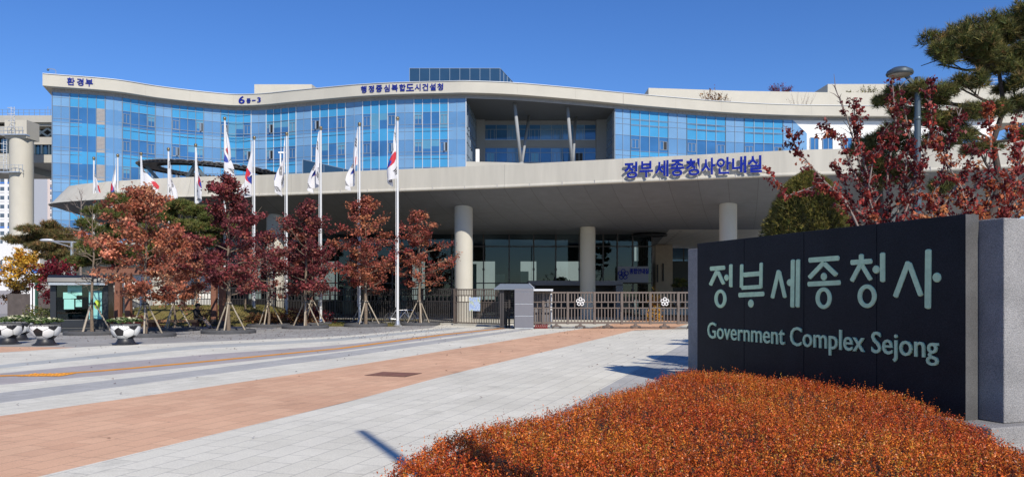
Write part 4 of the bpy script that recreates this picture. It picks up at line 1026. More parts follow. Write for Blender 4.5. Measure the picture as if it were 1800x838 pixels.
m_ = MB(); wbox(m_, .03, WL - .01, -.20, -.125, WB, WT - .02); SW(m_, 'backing_slab', M['sawngranite'])
m_ = MB(); wbox(m_, WL - .0, WL + .004, -.20, 0, WB, WT - .003); SW(m_, 'end_strip', granite_mat('dark_sawn_edge', (.05, .05, .052), (.15, .15, .15), .8, .1, 120, .2))
m_ = MB(); wbox(m_, -.64, WL + .325, -1.15, -.205, WB, WT - .065); SW(m_, 'block', M['roughgranite'], bevel=.012)
m_ = MB(); wbox(m_, -.72, WL + .50, -1.4, .20, -.02, WB - .002); SW(m_, 'plinth', M['roughgranite'], bevel=.015)
M['carved'] = mat('pale_green_carved_paint', (.55, .75, .48), .6, var=.12, vscale=9)
def on_wall(px, py, out=0.0):
    u = ray_u(px); q = D0 + wt * u; Y = q.y; return u, ZP(py, Y)
st = MB(); _h = [0]
def stroke_poly(ring):
    """raised stroke with a bevelled rim; ring is a list of (u, z)"""
    _h[0] += 1; h = .009 + .0004 * (_h[0] % 9); n = len(ring); cu = sum(p[0] for p in ring) / n; cz = sum(p[1] for p in ring) / n
    ins = .010
    def inset(p):
        d = math.hypot(p[0] - cu, p[1] - cz); k = max(0, (d - ins) / d) if d else 1; return (cu + (p[0] - cu) * k, cz + (p[1] - cz) * k)
    vs = [wp(p[0], -.001, p[1]) for p in ring] + [wp(*(lambda q: (q[0], h, q[1]))(inset(p))) for p in ring]
    st.add(vs, [(i, (i + 1) % n, (i + 1) % n + n, i + n) for i in range(n)] + [tuple(range(n, 2 * n))])
def stroke(org, a, b, w):
    k = 230 / 1483; a = (org + a[0] * k, 430 + a[1] * k); b = (org + b[0] * k, 430 + b[1] * k); r = w * k / 2
    d = Vector((b[0] - a[0], b[1] - a[1])); L = d.length; d.normalize(); s = Vector((-d.y, d.x)); c = r * .55
    loc = [(-0, -r + c), (-0 + c * .6, -r), (L - c * .6, -r), (L, -r + c), (L, r - c), (L - c * .6, r), (c * .6, r), (0, r - c)]
    stroke_poly([on_wall(a[0] + d.x * x + s.x * y, a[1] + d.y * x + s.y * y) for x, y in loc])
def dot(org, c, rx, ry):
    k = 230 / 1483; stroke_poly([on_wall(org + (c[0] + rx * math.cos(t)) * k, 430 + (c[1] + ry * math.sin(t)) * k) for t in [2 * math.pi * i / 16 for i in range(16)]])
def ring_(org, c, rx, ry, w):
    k = 230 / 1483; n = 36; vs = []; _h[0] += 1; h = .009 + .0004 * (_h[0] % 9)
    for i in range(n):
        t = 2 * math.pi * i / n
        for q, hh in ((0, -.001), (5, h), (w - 5, h), (w, -.001)):
            u, z = on_wall(org + (c[0] + (rx - q) * math.cos(t)) * k, 430 + (c[1] + (ry - q) * math.sin(t)) * k); vs.append(wp(u, hh, z))
    st.add(vs, [(i * 4 + j, ((i + 1) % n) * 4 + j, ((i + 1) % n) * 4 + j + 1, i * 4 + j + 1) for i in range(n) for j in range(3)])
A_, B_ = 1225, 1455
for a, b, w in (((148, 272), (323, 258), 50), ((232, 292), (153, 462), 40), ((238, 298), (308, 448), 40), ((388, 218), (388, 482), 38),
                ((512, 218), (508, 492), 36), ((733, 200), (728, 492), 36), ((525, 342), (722, 325), 55), ((505, 488), (738, 474), 46), ((470, 570), (767, 555), 54),
                ((932, 285), (857, 608), 42), ((934, 300), (1003, 602), 42), ((1092, 165), (1085, 712), 44), ((1151, 163), (1145, 712), 46),
                ((1265, 176), (1618, 150), 58), ((1445, 200), (1272, 380), 50), ((1440, 205), (1590, 348), 54), ((1255, 446), (1633, 428), 56)): stroke(A_, a, b, w)
for c, rx, ry in (((337, 372), 27, 38), ((613, 665), 33, 48), ((1055, 428), 36, 42), ((1440, 360), 36, 46)): dot(A_, c, rx, ry)
ring_(A_, (268, 610), 70, 106, 40); ring_(A_, (1438, 604), 92, 124, 48)
for a, b, w in (((383, 103), (383, 205), 55), ((258, 202), (508, 186), 60), ((380, 215), (272, 418), 50), ((386, 222), (492, 402), 50), ((625, 86), (625, 424), 58),
                ((920, 188), (766, 598), 58), ((924, 205), (1062, 582), 58), ((1145, 48), (1138, 728), 70)): stroke(B_, a, b, w)
for c, rx, ry in (((550, 280), 43, 48), ((1238, 370), 51, 57)): dot(B_, c, rx, ry)
ring_(B_, (448, 582), 108, 136, 52)
SW(st, 'korean_lettering', M['carved'])
en = MB(); ua, za = on_wall(1245, 593); ub, zb_ = on_wall(1651, 613)
vs, fs = glyphs("Government Complex Sejong", 1.0, .006); x0, x1 = min(v.x for v in vs), max(v.x for v in vs)
capz = (on_wall(1255, 566)[1] - on_wall(1255, 594)[1]) / .70
en.add([wp(ua + (v.x - x0) / (x1 - x0) * (ub - ua), .010 + v.z * .011, za + v.y * capz) for v in vs], fs)
SW(en, 'english_lettering', M['carved'])

# ------------------------------------------------------------------ orange-brown hedge in the foreground
def inside(poly, x, y):
    c = np.zeros(len(x), bool); n = len(poly)
    for i in range(n):
        (x1, y1), (x2, y2) = poly[i], poly[(i + 1) % n]
        k = ((y1 > y) != (y2 > y)) & (x < (x2 - x1) * (y - y1) / (y2 - y1 + 1e-12) + x1); c ^= k
    return c
def dist_edge(poly, x, y):
    d = np.full(len(x), 1e9); n = len(poly)
    for i in range(n):
        a, b = np.array(poly[i]), np.array(poly[(i + 1) % n]); ab = b - a; t = np.clip(((x - a[0]) * ab[0] + (y - a[1]) * ab[1]) / (ab @ ab), 0, 1)
        d = np.minimum(d, np.hypot(x - a[0] - ab[0] * t, y - a[1] - ab[1] * t))
    return d
def lump(x, y): return .028 * np.sin(2.1 * x + 1.3 * y) + .022 * np.sin(4.3 * x - 2.7 * y + 1) + .018 * np.sin(7.7 * y + 5 * x) + .012 * np.sin(13 * x + 11 * y)
HP = [(-1.4, 3.4), (-1.12, 5.0), (-1.0, 5.7), (-.86, 6.3), (-.70, 6.85), (-.30, 7.65), (.55, 8.9), (1.42, 10.7), (2.1, 12.0), (2.62, 13.2), (3.0, 14.4), (3.22, 14.55), (3.6, 13.55), (4.62, 10.7), (4.80, 9.9), (4.68, 8.5), (4.50, 7.3), (4.22, 6.6), (4.0, 5.4), (3.8, 3.4)]
HP2 = [(4.42, 6.2), (4.62, 6.75), (4.85, 7.1), (5.8, 7.6), (7.0, 7.4), (7.0, 4.6), (4.3, 4.6)]
def hedge_h(poly, x, y, top):
    d = dist_edge(poly, x, y); far_ = np.clip((y - 11.5) / 3.0, 0, 1)
    return (top - .17 * far_) * (1 - np.exp(-d / .10)) ** .55 + lump(x, y) * np.clip(d / .3, 0, 1)
def hedge(name, label, poly, n, top, seed, x0, x1, y0, y1):
    t = thing(name, label, 'hedge', (x0 + (x1 - x0) / 2, (y0 + y1) / 2, 0)); off = np.array([t.location.x, t.location.y, 0])
    core = MB(); st_ = .12; nx, ny = int((x1 - x0) / st_) + 1, int((y1 - y0) / st_) + 1
    gxx, gyy = np.meshgrid(x0 + np.arange(nx) * st_, y0 + np.arange(ny) * st_, indexing='ij'); fx_, fy_ = gxx.ravel(), gyy.ravel(); ok = inside(poly, fx_, fy_)
    hz = np.where(ok, np.maximum(hedge_h(poly, fx_, fy_, top) - .10, 0), -.02)
    vs = np.stack([fx_, fy_, hz], 1) - off; fs = []
    for i in range(nx - 1):
        for j in range(ny - 1):
            a = i * ny + j; q = (a, a + ny, a + ny + 1, a + 1)
            if any(ok[k] for k in q): fs.append(q)
    core.add(vs, fs); core.build('inner_twigs', mat('dark_hedge_twigs', (.045, .022, .012), .95, var=.4, vscale=20), t)
    r_ = np.random.default_rng(seed); per = 14
    # denser towards the viewer, where each sprig shows
    X = r_.uniform(x0, x1, n * 5); Y = r_.uniform(y0, y1, n * 5); kp = inside(poly, X, Y) & (r_.uniform(0, 1, n * 5) < np.clip(6.3 / Y, .35, 1)) & (np.sin(23 * X + 9 * Y + 3 * np.sin(5 * Y)) + np.sin(19 * Y - 13 * X + 2 * np.sin(7 * X)) + r_.normal(0, .5, n * 5) > -1.22); X, Y = X[kp][:n], Y[kp][:n]; n = len(X)
    d = dist_edge(poly, X, Y); h = hedge_h(poly, X, Y, top); side = np.clip(1 - d / .22, 0, 1)
    Z = h * np.where(r_.uniform(0, 1, n) < side * .75, r_.uniform(.1, 1, n), 1.0) - .02
    ax = unit(np.stack([r_.normal(0, .35, n), r_.normal(0, .35, n), np.full(n, 1.0)], 1)); Ls = r_.uniform(.05, .115, n) * np.where((r_.uniform(0, 1, n) < .06) & (d > .2), 1.8, 1) * np.where(d < .12, .6, 1)
    tt = np.tile(np.linspace(-.35, 1, per), n); base = np.repeat(np.stack([X, Y, Z], 1), per, 0); axr = np.repeat(ax, per, 0)
    pts = base + axr * (tt * np.repeat(Ls, per))[:, None] + r_.normal(0, .008, (n * per, 3))
    dirs = unit(axr * 1.2 + r_.normal(0, .6, (n * per, 3)))
    # colour drifts over the bed in patches, as the leaves themselves do
    drift = .5 + .5 * np.sin(1.7 * X + .9 * Y + .8) * np.cos(1.1 * Y - 1.3 * X); cs, w = PAL['hedge']; ca = palette(n, cs, w, .15)
    ca = np.clip(ca * (1 + (drift[:, None] - .5) * np.array([.15, .5, .3])), .002, 1)
    cc = np.repeat(ca, per, 0) * (1 + r_.normal(0, .10, (n * per, 1)))
    leaves('leaf_sprigs', pts - off, .0185, np.clip(cc, .002, 1), M['hedge'], t, up=.55, aspect=.5, dirs=dirs)
    return t
hedge('low_hedge', 'wide clipped low hedge with orange-brown leaves in front of the black name wall', HP, 25000, .42, 5, -1.8, 4.7, 3.3, 14.7)
hedge('low_hedge', 'small orange-brown hedge at the right edge below the granite plinth', HP2, 4200, .43, 6, 4.1, 7.1, 4.5, 7.8)
# ------------------------------------------------------------------ gate line
YG_ = 39.15
gate = thing('sliding_gate', 'long bronze sliding gate on rollers with two white flower emblems', 'gate', (XP(1090, YG_), YG_, 0))
def GB(mb, name, m, par=None, **k):
    o = mb.build(name, m, par or gate, **k)
    if par is None: o.matrix_parent_inverse = Matrix.Translation((-gate.location.x, -YG_, 0))
    return o
gz = lambda y: ZP(y, YG_)
bnd = [955, 998, 1045, 1093, 1143, 1192, 1241, 1290]
first = True
for a, b in zip([916] + bnd, bnd):
    m_ = MB(); xa, xb = XP(a, YG_) + .03, XP(b, YG_) - .03
    for y, h in ((514, .08), (530.5, .055), (541, .055), (567, .10)): m_.box(((xa + xb) / 2, YG_, gz(y)), (xb - xa, .07, h))
    nb = 8; stp = (xb - xa) / nb
    for k in range(nb + 1):
        x = xa + k * stp
        m_.box((x, YG_ + .012, (gz(530.5) + gz(514)) / 2), (.05, .035, gz(514) - gz(530.5))); m_.box((x, YG_ + .012, (gz(567) + gz(541)) / 2), (.05, .035, gz(541) - gz(567)))
        if k % 2 == 0: m_.box((x, YG_ + .012, (gz(541) + gz(530.5)) / 2), (.05, .035, gz(530.5) - gz(541)))
    GB(m_, 'gate_panel', M['bronze'])
for b in bnd:
    m_ = MB(); m_.box((XP(b, YG_), YG_ - .02, (gz(512.5) + gz(569.5)) / 2), (.12, .12, gz(512.5) - gz(569.5))); m_.box((XP(b, YG_) - .02, YG_ - .09, 1.0), (.05, .03, .3)); GB(m_, 'gate_post', M['bronze'])
for x in (978, 1020, 1068, 1117, 1168, 1217):
    m_ = MB(); xx = XP(x, YG_); m_.box((xx, YG_ - .02, .17), (.12, .12, .14)); m_.bar((xx - .22, YG_ - .02, .11), (xx + .22, YG_ - .02, .11), .10, .05); m_.bar((xx - .2, YG_ - .02, .10), (xx, YG_ - .02, .2), .06, .04); m_.bar((xx + .2, YG_ - .02, .10), (xx, YG_ - .02, .2), .06, .04)
    o = GB(m_, 'roller_bracket', M['bronze'])
    for s in (-.19, .19):
        w_ = MB(); w_.tube([(xx + s, YG_ - .06, .075), (xx + s, YG_ + .02, .075)], .07, 14); w_.build('wheel', M['irondark'], o)
m_ = MB(); m_.box((XP(1110, YG_), YG_, .012), (14.5, .12, .02)); GB(m_, 'rail', M['irondark'])
for x in (1020, 1168):
    m_ = MB(); c_ = (XP(x, YG_), YG_ - .10, gz(530)); flower(m_, c_, .205, (1, 0, 0), (0, 0, 1), .019); put_text(m_, "정", (c_[0], c_[1], c_[2] + .028), (1, 0, 0), (0, 0, 1), .055, None, .01, .02); put_text(m_, "부", (c_[0], c_[1], c_[2] - .030), (1, 0, 0), (0, 0, 1), .05, None, .01, .02)
    GB(m_, 'flower_emblem', M['white'])
hs = thing('gate_housing', 'grey panelled housing block over the inner end of the sliding gate', 'gate housing', (XP(921, 38.9), 38.9, 0)); YH = 38.9
m_ = MB(); x0, x1 = XP(905, YH), XP(938, YH); zt = ZP(508, YH)
for k in range(3): m_.box(((0), -.38, .05 + (zt - .17) * (k + .5) / 3), (x1 - x0, .12, (zt - .17) / 3 - .03))
m_.box((0, -.38, zt - .05), (x1 - x0, .13, .13)); m_.box((0, .5, zt / 2), (x1 - x0, .12, zt)); m_.build('panel', M['greybox'], hs, bevel=.006)
m_ = MB(); m_.box((0, -.37, zt / 2 - .02), (x1 - x0 - .02, .09, zt - .08)); m_.box(((x1 - x0) / 2 + .45, .08, zt - .04), (.98, 1.0, .09)); m_.box(((x1 - x0) / 2 + .90, .5, zt / 2), (.09, .09, zt)); m_.build('canopy_frame', M['alu_light'], hs)
m_ = MB(); m_.box(((x1 - x0) / 2 + .42, .62, 1.0), (.8, .06, 1.7)); m_.build('rear_panel', M['greybox'], hs)
rc_ = thing('cone_stack', 'dark red folded barrier heap on the ground beside the grey gate housing', 'barrier', (XP(950, 38.9), 38.9, 0))
m_ = MB()
for k in range(7): m_.bar((-.28 + k * .09, -.05, .02), (-.20 + k * .09, .1, .2), .05, .05)
m_.bar((-.3, 0, .05), (.36, .02, .05), .08, .06); m_.build('folded_bars', mat('dark_red_paint', (.16, .02, .02), .5), rc_)
ts = thing('turnstile', 'dark barred turnstile cage under a small grey gable roof', 'turnstile', (XP(895, 39.9), 39.9, 0)); YT = 39.9
m_ = MB()
for dx, dy in ((-.42, -.5), (-.30, -.5), (-.42, .6), (.28, .6), (.28, -.35)): m_.box((dx, dy, 1.0), (.09, .09, 2.0))
m_.build('post', M['irondark'], ts)
m_ = MB()
for k in range(15): m_.bar((-.26, -.1, .25 + k * .115), (.30, -.1, .25 + k * .115), .035, .035)
m_.tube([(0, -.1, 0), (0, -.1, 1.98)], .05, 8); m_.build('bars', M['irondark'], ts)
m_ = MB(); xl_, xr_ = -.75, 1.2; z_ = ZP(507, YT)
m_.face((xl_, -.75, z_), (xr_, -.75, z_), (xr_ - .22, 0, z_ + .24), (xl_ + .3, 0, z_ + .24)); m_.face((xr_, .75, z_), (xl_, .75, z_), (xl_ + .3, 0, z_ + .24), (xr_ - .22, 0, z_ + .24)); m_.face((xl_, .75, z_), (xl_, -.75, z_), (xl_ + .3, 0, z_ + .24))
m_.box(((xl_ + xr_) / 2, 0, z_ - .03), (xr_ - xl_, 1.5, .05)); m_.build('gable_roof', mat('slate_blue_roof', (.16, .19, .23), .5), ts)
m_ = MB(); m_.bar((xr_ + .02, -.75, z_ + .02), (xr_ - .2, 0, z_ + .25), .04, .04); m_.bar((xr_ + .02, .75, z_ + .02), (xr_ - .2, 0, z_ + .25), .04, .04); m_.bar((xr_ - .1, 0, z_), (xr_ - .18, 0, z_ + .24), .04, .04); m_.build('gable_frame', M['alu_light'], ts)

# fence runs: each panel of bars is a part, each post a part
def fence(name, label, p, q, H, npan, m, mid=(.60, .45), sp=.13, zb=.12):
    p, q = Vector(p), Vector(q); t = thing(name, label, 'fence', tuple((p + q) / 2)); c0 = (p + q) / 2; d = (q - p); L = d.length; ang = math.atan2(d.y, d.x)
    for k in range(npan):
        a, b = p.lerp(q, k / npan) - c0, p.lerp(q, (k + 1) / npan) - c0; m_ = MB()
        for z, h in ((H - .04, .06), (H * .815, .05), (H * .64, .05), (zb + .03, .07)): m_.bar(a + Vector((0, 0, z)), b + Vector((0, 0, z)), .05, h)
        nb = int((b - a).length / sp)
        for j in range(nb):
            r_ = a.lerp(b, (j + .5) / nb); m_.box((r_.x, r_.y, (H * .815 + H) / 2 - .02), (.035, .03, H * .185), ang); m_.box((r_.x, r_.y, (H * .64 + zb) / 2), (.035, .03, H * .64 - zb), ang)
            if j % 2 == 0: m_.box((r_.x, r_.y, H * .73), (.035, .03, H * .175), ang)
        m_.build('bar_panel', m, t)
        m_ = MB(); m_.box((a.x, a.y, H / 2), (.09, .09, H), ang); m_.build('post', m, t)
    m_ = MB(); e = q - c0; m_.box((e.x, e.y, H / 2), (.09, .09, H), ang); m_.build('post', m, t)
    m_ = MB(); m_.prism([(a_[0], a_[1]) for a_ in ((p - c0 + Vector((d.y, -d.x, 0)) / L * .12), (q - c0 + Vector((d.y, -d.x, 0)) / L * .12), (q - c0 - Vector((d.y, -d.x, 0)) / L * .12), (p - c0 - Vector((d.y, -d.x, 0)) / L * .12))], 0, .09); m_.build('kerb', M['concrete2'], t)
    return t
FP0, FP1 = Vector((-3.05, 43.6, 0)), Vector((-15.0, 50.5, 0)); FP2 = Vector((-29.5, 57.0, 0))
fence('bar_fence', 'dark bar fence behind the right-hand red trees, meeting the poster gate', FP0, FP1, 2.02, 6, M['irondark'])
fence('bar_fence', 'dark bar fence on the grass bank behind bench and pergola', FP1, FP2, 2.15, 7, M['irondark'])
pg = fence('poster_gate', 'brown bar gate leaf carrying a pale blue poster', (XP(799, 43.4), 43.3, 0), (XP(881, 41.2), 41.2, 0), 1.98, 1, M['bronze'], sp=.115)
pg['category'] = 'gate'
m_ = MB(); pc = Vector((XP(834.5, 42.2), 42.2 - .12, ZP(534, 42.2))) - pg.location; ang = math.atan2(41.2 - 43.3, XP(881, 41.2) - XP(799, 43.4)); 
po_ = bpy.data.materials.new('poster_print'); po_.use_nodes = True; nt = po_.node_tree; b = nt.nodes["Principled BSDF"]; tc = nt.nodes.new("ShaderNodeTexCoord"); n_ = nt.nodes.new("ShaderNodeTexNoise"); n_.inputs["Scale"].default_value = 5.0; n_.inputs["Detail"].default_value = 1
r_ = nt.nodes.new("ShaderNodeValToRGB"); r_.color_ramp.interpolation = 'CONSTANT'
for k, (p_, c_) in enumerate(((0, (.42, .55, .82)), (.47, (.55, .66, .86)), (.58, (.10, .20, .18)), (.60, (.72, .78, .70)), (.68, (.45, .58, .35)))):
    e = r_.color_ramp.elements[k] if k < 2 else r_.color_ramp.elements.new(p_); e.position = p_; e.color = (*c_, 1)
nt.links.new(tc.outputs["Object"], n_.inputs["Vector"]); nt.links.new(n_.outputs["Fac"], r_.inputs[0]); nt.links.new(r_.outputs[0], b.inputs["Base Color"])
m_.box(pc, (.76, .025, .72), ang); o = m_.build('poster', po_, pg)
fl_ = fence('bar_fence', 'short fence piece between poster gate and turnstile', (XP(881, 41.0), 41.0, 0), (XP(890, 40.0), 40.0, 0), 1.98, 1, M['irondark'])

# ------------------------------------------------------------------ grass bank, shrubs under the fence
m_ = MB(); gxs = [XP(175, 45) + i * .6 for i in range(30)]; gys = [41.6 + j * .5 for j in range(26)]; vs = []
def bank(x, y):
    e = max(0, min(1, (y - 42.0) / 4.0)); e2 = max(0, min(1, (x - gxs[0]) / 2.0)) * max(0, min(1, (-12.4 - x) / 3.0)); f = max(0, min(1, 1 - (y - 52) / 3))
    return .95 * (3 * e * e - 2 * e ** 3) * e2 * f + .012
for x in gxs:
    for y in gys: vs.append((x, y, bank(x, y)))
m_.add(vs, [(i * 26 + j, (i + 1) * 26 + j, (i + 1) * 26 + j + 1, i * 26 + j + 1) for i in range(29) for j in range(25)])
struct(m_.build('grass_bank', mat('autumn_turf', (.17, .135, .04), .95, var=.25, vscale=1.2), smooth=True))
n = 26000; X = rng.uniform(gxs[0] + .3, gxs[-1] - .3, n); Y = rng.uniform(41.9, 50, n); Z = np.array([bank(a, b_) for a, b_ in zip(X, Y)]) + .04
o = leaves('grass', np.stack([X, Y, Z], 1), .11, palette(n, *PAL['grass']), M['leaf'], up=.2, aspect=.16, dirs=np.tile([0, 0, 1.0], (n, 1))); stuff(o, 'yellowing autumn grass on the low bank before the fence', 'grass')
def bush(name, label, loc, rx, ry, rz, n, pal, lsz, cat='shrub', group=None, twigs=14):
    t = thing(name, label, cat, loc, group=group); p = unit(rng.normal(0, 1, (n, 3))); p[:, 2] = np.abs(p[:, 2]); rr_ = rng.uniform(.45, 1.05, (n, 1)) ** .6
    rr_ *= 1 + .18 * np.sin(p[:, :1] * 7 + p[:, 1:2] * 5 + loc[0]) ; q = p * rr_ * np.array([rx, ry, rz]) + np.array([0, 0, .03]); leaves('foliage', q, lsz, palette(n, *PAL[pal]), M['leaf'], t)
    m_ = MB()
    for k in range(twigs): a = k * 2.4; m_.tube([(0, 0, 0), (math.cos(a) * rx * .6, math.sin(a) * ry * .6, rz * .75)], [.025, .008], 4)
    m_.build('stems', M['barkd'], t); return t
bush('shrub', 'low dry brown shrub at the right foot of the grass bank', (XP(505, 43), 43, 0), 1.6, .8, .75, 2200, 'drybrown', .09, group='dry shrubs along the fence')
bush('shrub', 'dry straw-brown shrub left of the dark red shrub', (XP(462, 43.5), 43.5, 0), 1.2, .8, .65, 1500, 'drybrown', .09, group='dry shrubs along the fence')
bush('shrub', 'dark wine-red shrub in front of the fence', (XP(540, 46), 46, 0), 1.5, .7, .95, 1900, 'crimson', .09, group='dry shrubs along the fence')
bush('shrub', 'small reddish shrub beside the seated person', (XP(356, 41), 41, 0), .6, .5, .95, 500, 'drybrown', .08, group='dry shrubs along the fence')
bush('shrub', 'olive mound of ground shrub left of the kiosk', (XP(88, 45), 45, 0), 2.0, 1.2, 1.0, 2600, 'pine', .10)
bush('shrub', 'dark green shrub strip right of the kiosk under the timber post', (XP(232, 40), 40, 0), 1.5, .6, .55, 1500, 'wine', .08)
bush('shrub', 'yellow-leaved small shrub behind the gate by the passage', (XP(1151, 50), 50, 0), .5, .5, 1.9, 700, 'yellow', .1)
bush('shrub', 'dry yellowish shrubs beyond the gate', (XP(1180, 62), 62, 0), 2.4, .8, 1.0, 1400, 'drybrown', .12)
# low wall and bed beyond the gate
bl = thing('planter_wall', 'low pale planter wall seen through the gate bars', 'wall', (XP(1190, 60), 60, 0)); m_ = MB(); m_.box((0, 0, .4), (5.5, .5, .5)); m_.build('wall', M['concrete'], bl)

# ------------------------------------------------------------------ kiosk, signs and lamps at the left
kd = thing('information_kiosk', 'charcoal kiosk with a big glass front, mint notices inside and a rounded roof', 'kiosk', (XP(146, 36.2), 36.2, 0), R(20)); KW, KH, KD = 2.30, 2.52, 1.9
m_ = MB(); m_.box((0, 0, .10), (KW, KD, .2)); m_.box((0, -.02, .38), (KW, KD, .36)); m_.box((-KW / 2 + .12, 0, KH / 2), (.24, KD, KH - .3)); m_.box((KW / 2 - .12, 0, KH / 2), (.24, KD, KH - .3)); m_.box((0, KD / 2 - .04, KH / 2), (KW, .08, KH - .3)); m_.build('frame', M['kiosk'], kd, bevel=.02)
m_ = MB(); rp_ = [(-KD / 2 - .28, KH - .42), (-KD / 2 - .36, KH - .30), (-KD / 2 - .30, KH - .12), (-KD / 2 - .05, KH), (KD / 2, KH), (KD / 2, KH - .42)]
m_.add([(-KW / 2 - .05, y, z) for y, z in rp_] + [(KW / 2 + .05, y, z) for y, z in rp_], [(i, (i + 1) % 6, (i + 1) % 6 + 6, i + 6) for i in range(6)] + [tuple(range(6)), tuple(range(11, 5, -1))]); m_.build('roof', M['kiosk'], kd)
m_ = MB(); m_.box((0, -KD / 2 - .345, KH - .39), (KW, .05, .10)); m_.build('roof_trim', M['steel'], kd)
m_ = MB(); m_.box((0, -KD / 2 + .10, 1.32), (KW - .48, .02, 1.5)); m_.build('window', LG, kd)
m_ = MB(); m_.box((0, .2, 1.3), (KW - .5, .05, 1.5)); m_.box((0, -.3, .75), (KW - .5, .9, .1)); m_.box((-.55, -.2, .95), (.3, .3, .3)); m_.build('interior', mat('dim_kiosk_interior', (.05, .065, .065), .7), kd)
mint = mat('mint_notice', (.26, .56, .50), .7)
for x, z, w_, h_ in ((-.30, 1.88, .36, .36), (-.02, 1.88, .22, .50), (-.50, 1.62, .30, .28), (-.24, 1.66, .22, .34), (-.42, 1.24, .40, .44), (-.04, 1.28, .25, .32)):
    m_ = MB(); m_.box((x, -KD / 2 + .06, z), (w_, .012, h_)); m_.build('notice', mint, kd)
m_ = MB(); m_.box((.62, -KD / 2 + .06, 1.2), (.52, .012, 1.25)); pb_ = m_.build('poster', mat('turquoise_poster', (.12, .38, .40), .6, col2=(.25, .55, .52), vscale=3), kd)
m_ = MB(); m_.sphere((.70, -KD / 2 + .05, 1.22), .13, 10, (1, .1, 1.7)); m_.build('poster_patch', mat('lime_patch', (.42, .55, .04), .6), pb_, smooth=True)
sp = thing('sign_pylon', 'slim standing sign pylon with white, dark and green stripes', 'sign', (XP(60, 49), 49, 0)); hh = ZP(497, 49)
for x, w_, m__ in ((-.13, .10, M['white']), (-.04, .08, M['irondark']), (.05, .10, M['white']), (.15, .09, mat('dark_green_stripe', (.03, .10, .07), .5))):
    m_ = MB(); m_.box((x, 0, hh / 2), (w_, .2, hh)); m_.build('stripe', m__, sp)
t = thing('street_lamp', 'old two-armed grey lamp post behind the kiosk, arms level like a T', 'street lamp', (XP(127, 47), 47, 0)); Yk = 47
m_ = MB(); m_.tube([(0, 0, 0), (0, 0, ZP(424, Yk))], .09, 10); m_.build('post', M['steel'], t)
m_ = MB(); m_.tube([(-1.75, 0, ZP(421, Yk)), (-1.2, 0, ZP(424, Yk)), (0, 0, ZP(425.5, Yk)), (1.7, 0, ZP(425, Yk))], .05, 8); m_.tube([(-1.2, 0, ZP(424, Yk)), (-.1, 0, ZP(434, Yk))], .03, 6); m_.build('arm', M['steel'], t)
for s in (-1.5, 1.5): m_ = MB(); m_.sphere((s, 0, ZP(422, Yk)), .2, 10, (2.2, .8, .45)); m_.build('lamp_head', M['alu_light'], t, smooth=True)
bw_ = thing('board_wall', 'dark brown board fence wall along the footpath at the left', 'fence', (XP(70, 54), 54, 0))
m_ = MB(); xa, xb = XP(20, 54) - bw_.location.x, XP(118, 54) - bw_.location.x; hb = ZP(516, 54)
for k in range(28): x = xa + (xb - xa) * k / 28; m_.box((x + .06, -.4 - .9 * (k / 28), hb / 2), (.12, .05, hb))
m_.bar((xa, -.35, hb - .1), (xb, -1.25, hb - .1), .06, .1); m_.bar((xa, -.35, .2), (xb, -1.25, .2), .06, .1); m_.bar((xa, -.33, hb / 2), (xb, -1.23, hb / 2), .02, hb * .96); m_.build('boards', mat('weathered_dark_boards', (.085, .07, .065), .85, var=.25, vscale=2), bw_)
gw = thing('grey_hoarding', 'plain grey wall at the far left edge behind the footpath', 'wall', (XP(0, 70), 70, 0)); m_ = MB(); m_.box((-1.0, 0, 1.0), (5.5, .3, 2.05)); m_.build('wall', mat('lilac_grey_wall', (.26, .25, .27), .8), gw); m_ = MB(); m_.box((1.8, -.1, 1.2), (.12, .12, 2.4)); m_.build('post', M['irondark'], gw)

# ------------------------------------------------------------------ football planters
def trunc_ico():
    ph = (1 + 5 ** .5) / 2; iv = [Vector(v).normalized() for v in [(0, a, b * ph) for a in (-1, 1) for b in (-1, 1)] + [(a, b * ph, 0) for a in (-1, 1) for b in (-1, 1)] + [(b * ph, 0, a) for a in (-1, 1) for b in (-1, 1)]]
    dmin = min((iv[0] - v).length for v in iv[1:]); nb = {i: [j for j in range(12) if j != i and (iv[i] - iv[j]).length < dmin * 1.1] for i in range(12)}
    faces = []
    def order(c, ps):
        a = (ps[0] - c * ps[0].dot(c)).normalized(); b = c.cross(a); return sorted(ps, key=lambda p: math.atan2(p.dot(b), p.dot(a)))
    for i in range(12): faces.append((1, order(iv[i], [(iv[i] * 2 + iv[j]) / 3 for j in nb[i]])))
    done = set()
    for i in range(12):
        for j in nb[i]:
            for k in nb[i]:
                if j < k and k in nb[j]:
                    key = tuple(sorted((i, j, k)))
                    if key in done: continue
                    done.add(key); ps = []
                    for a, b in ((i, j), (j, i), (j, k), (k, j), (k, i), (i, k)): ps.append((iv[a] * 2 + iv[b]) / 3)
                    faces.append((0, order(sum(ps, Vector()).normalized(), ps)))
    return faces
RB = .47
_iv = Vector((0, -1, (1 + 5 ** .5) / 2)).normalized()          # one pentagon turned to face the front, a little below the rim
_rq = _iv.rotation_difference(Vector((0, -math.cos(R(24)), -math.sin(R(24))))).to_matrix(); rot = _rq
mw = MB()
for black, ps in trunc_ico():
    ps = [rot @ p for p in ps]; c_ = sum(ps, Vector()) / len(ps); mb = mw; mw.mi = black; NS = 5; sh = .955 if not black else .985
    for a, b in zip(ps, ps[1:] + ps[:1]):
        a, b = c_.lerp(a, sh), c_.lerp(b, sh)
        for i in range(NS):
            for j in range(NS):
                f = lambda s, t_: c_.lerp(a.lerp(b, t_), s).normalized() * RB
                q = [f(i / NS, j / NS), f((i + 1) / NS, j / NS), f((i + 1) / NS, (j + 1) / NS), f(i / NS, (j + 1) / NS)]
                if i == 0: q = q[1:]
                if max(p.z for p in q) < .03 : mb.face(*q)
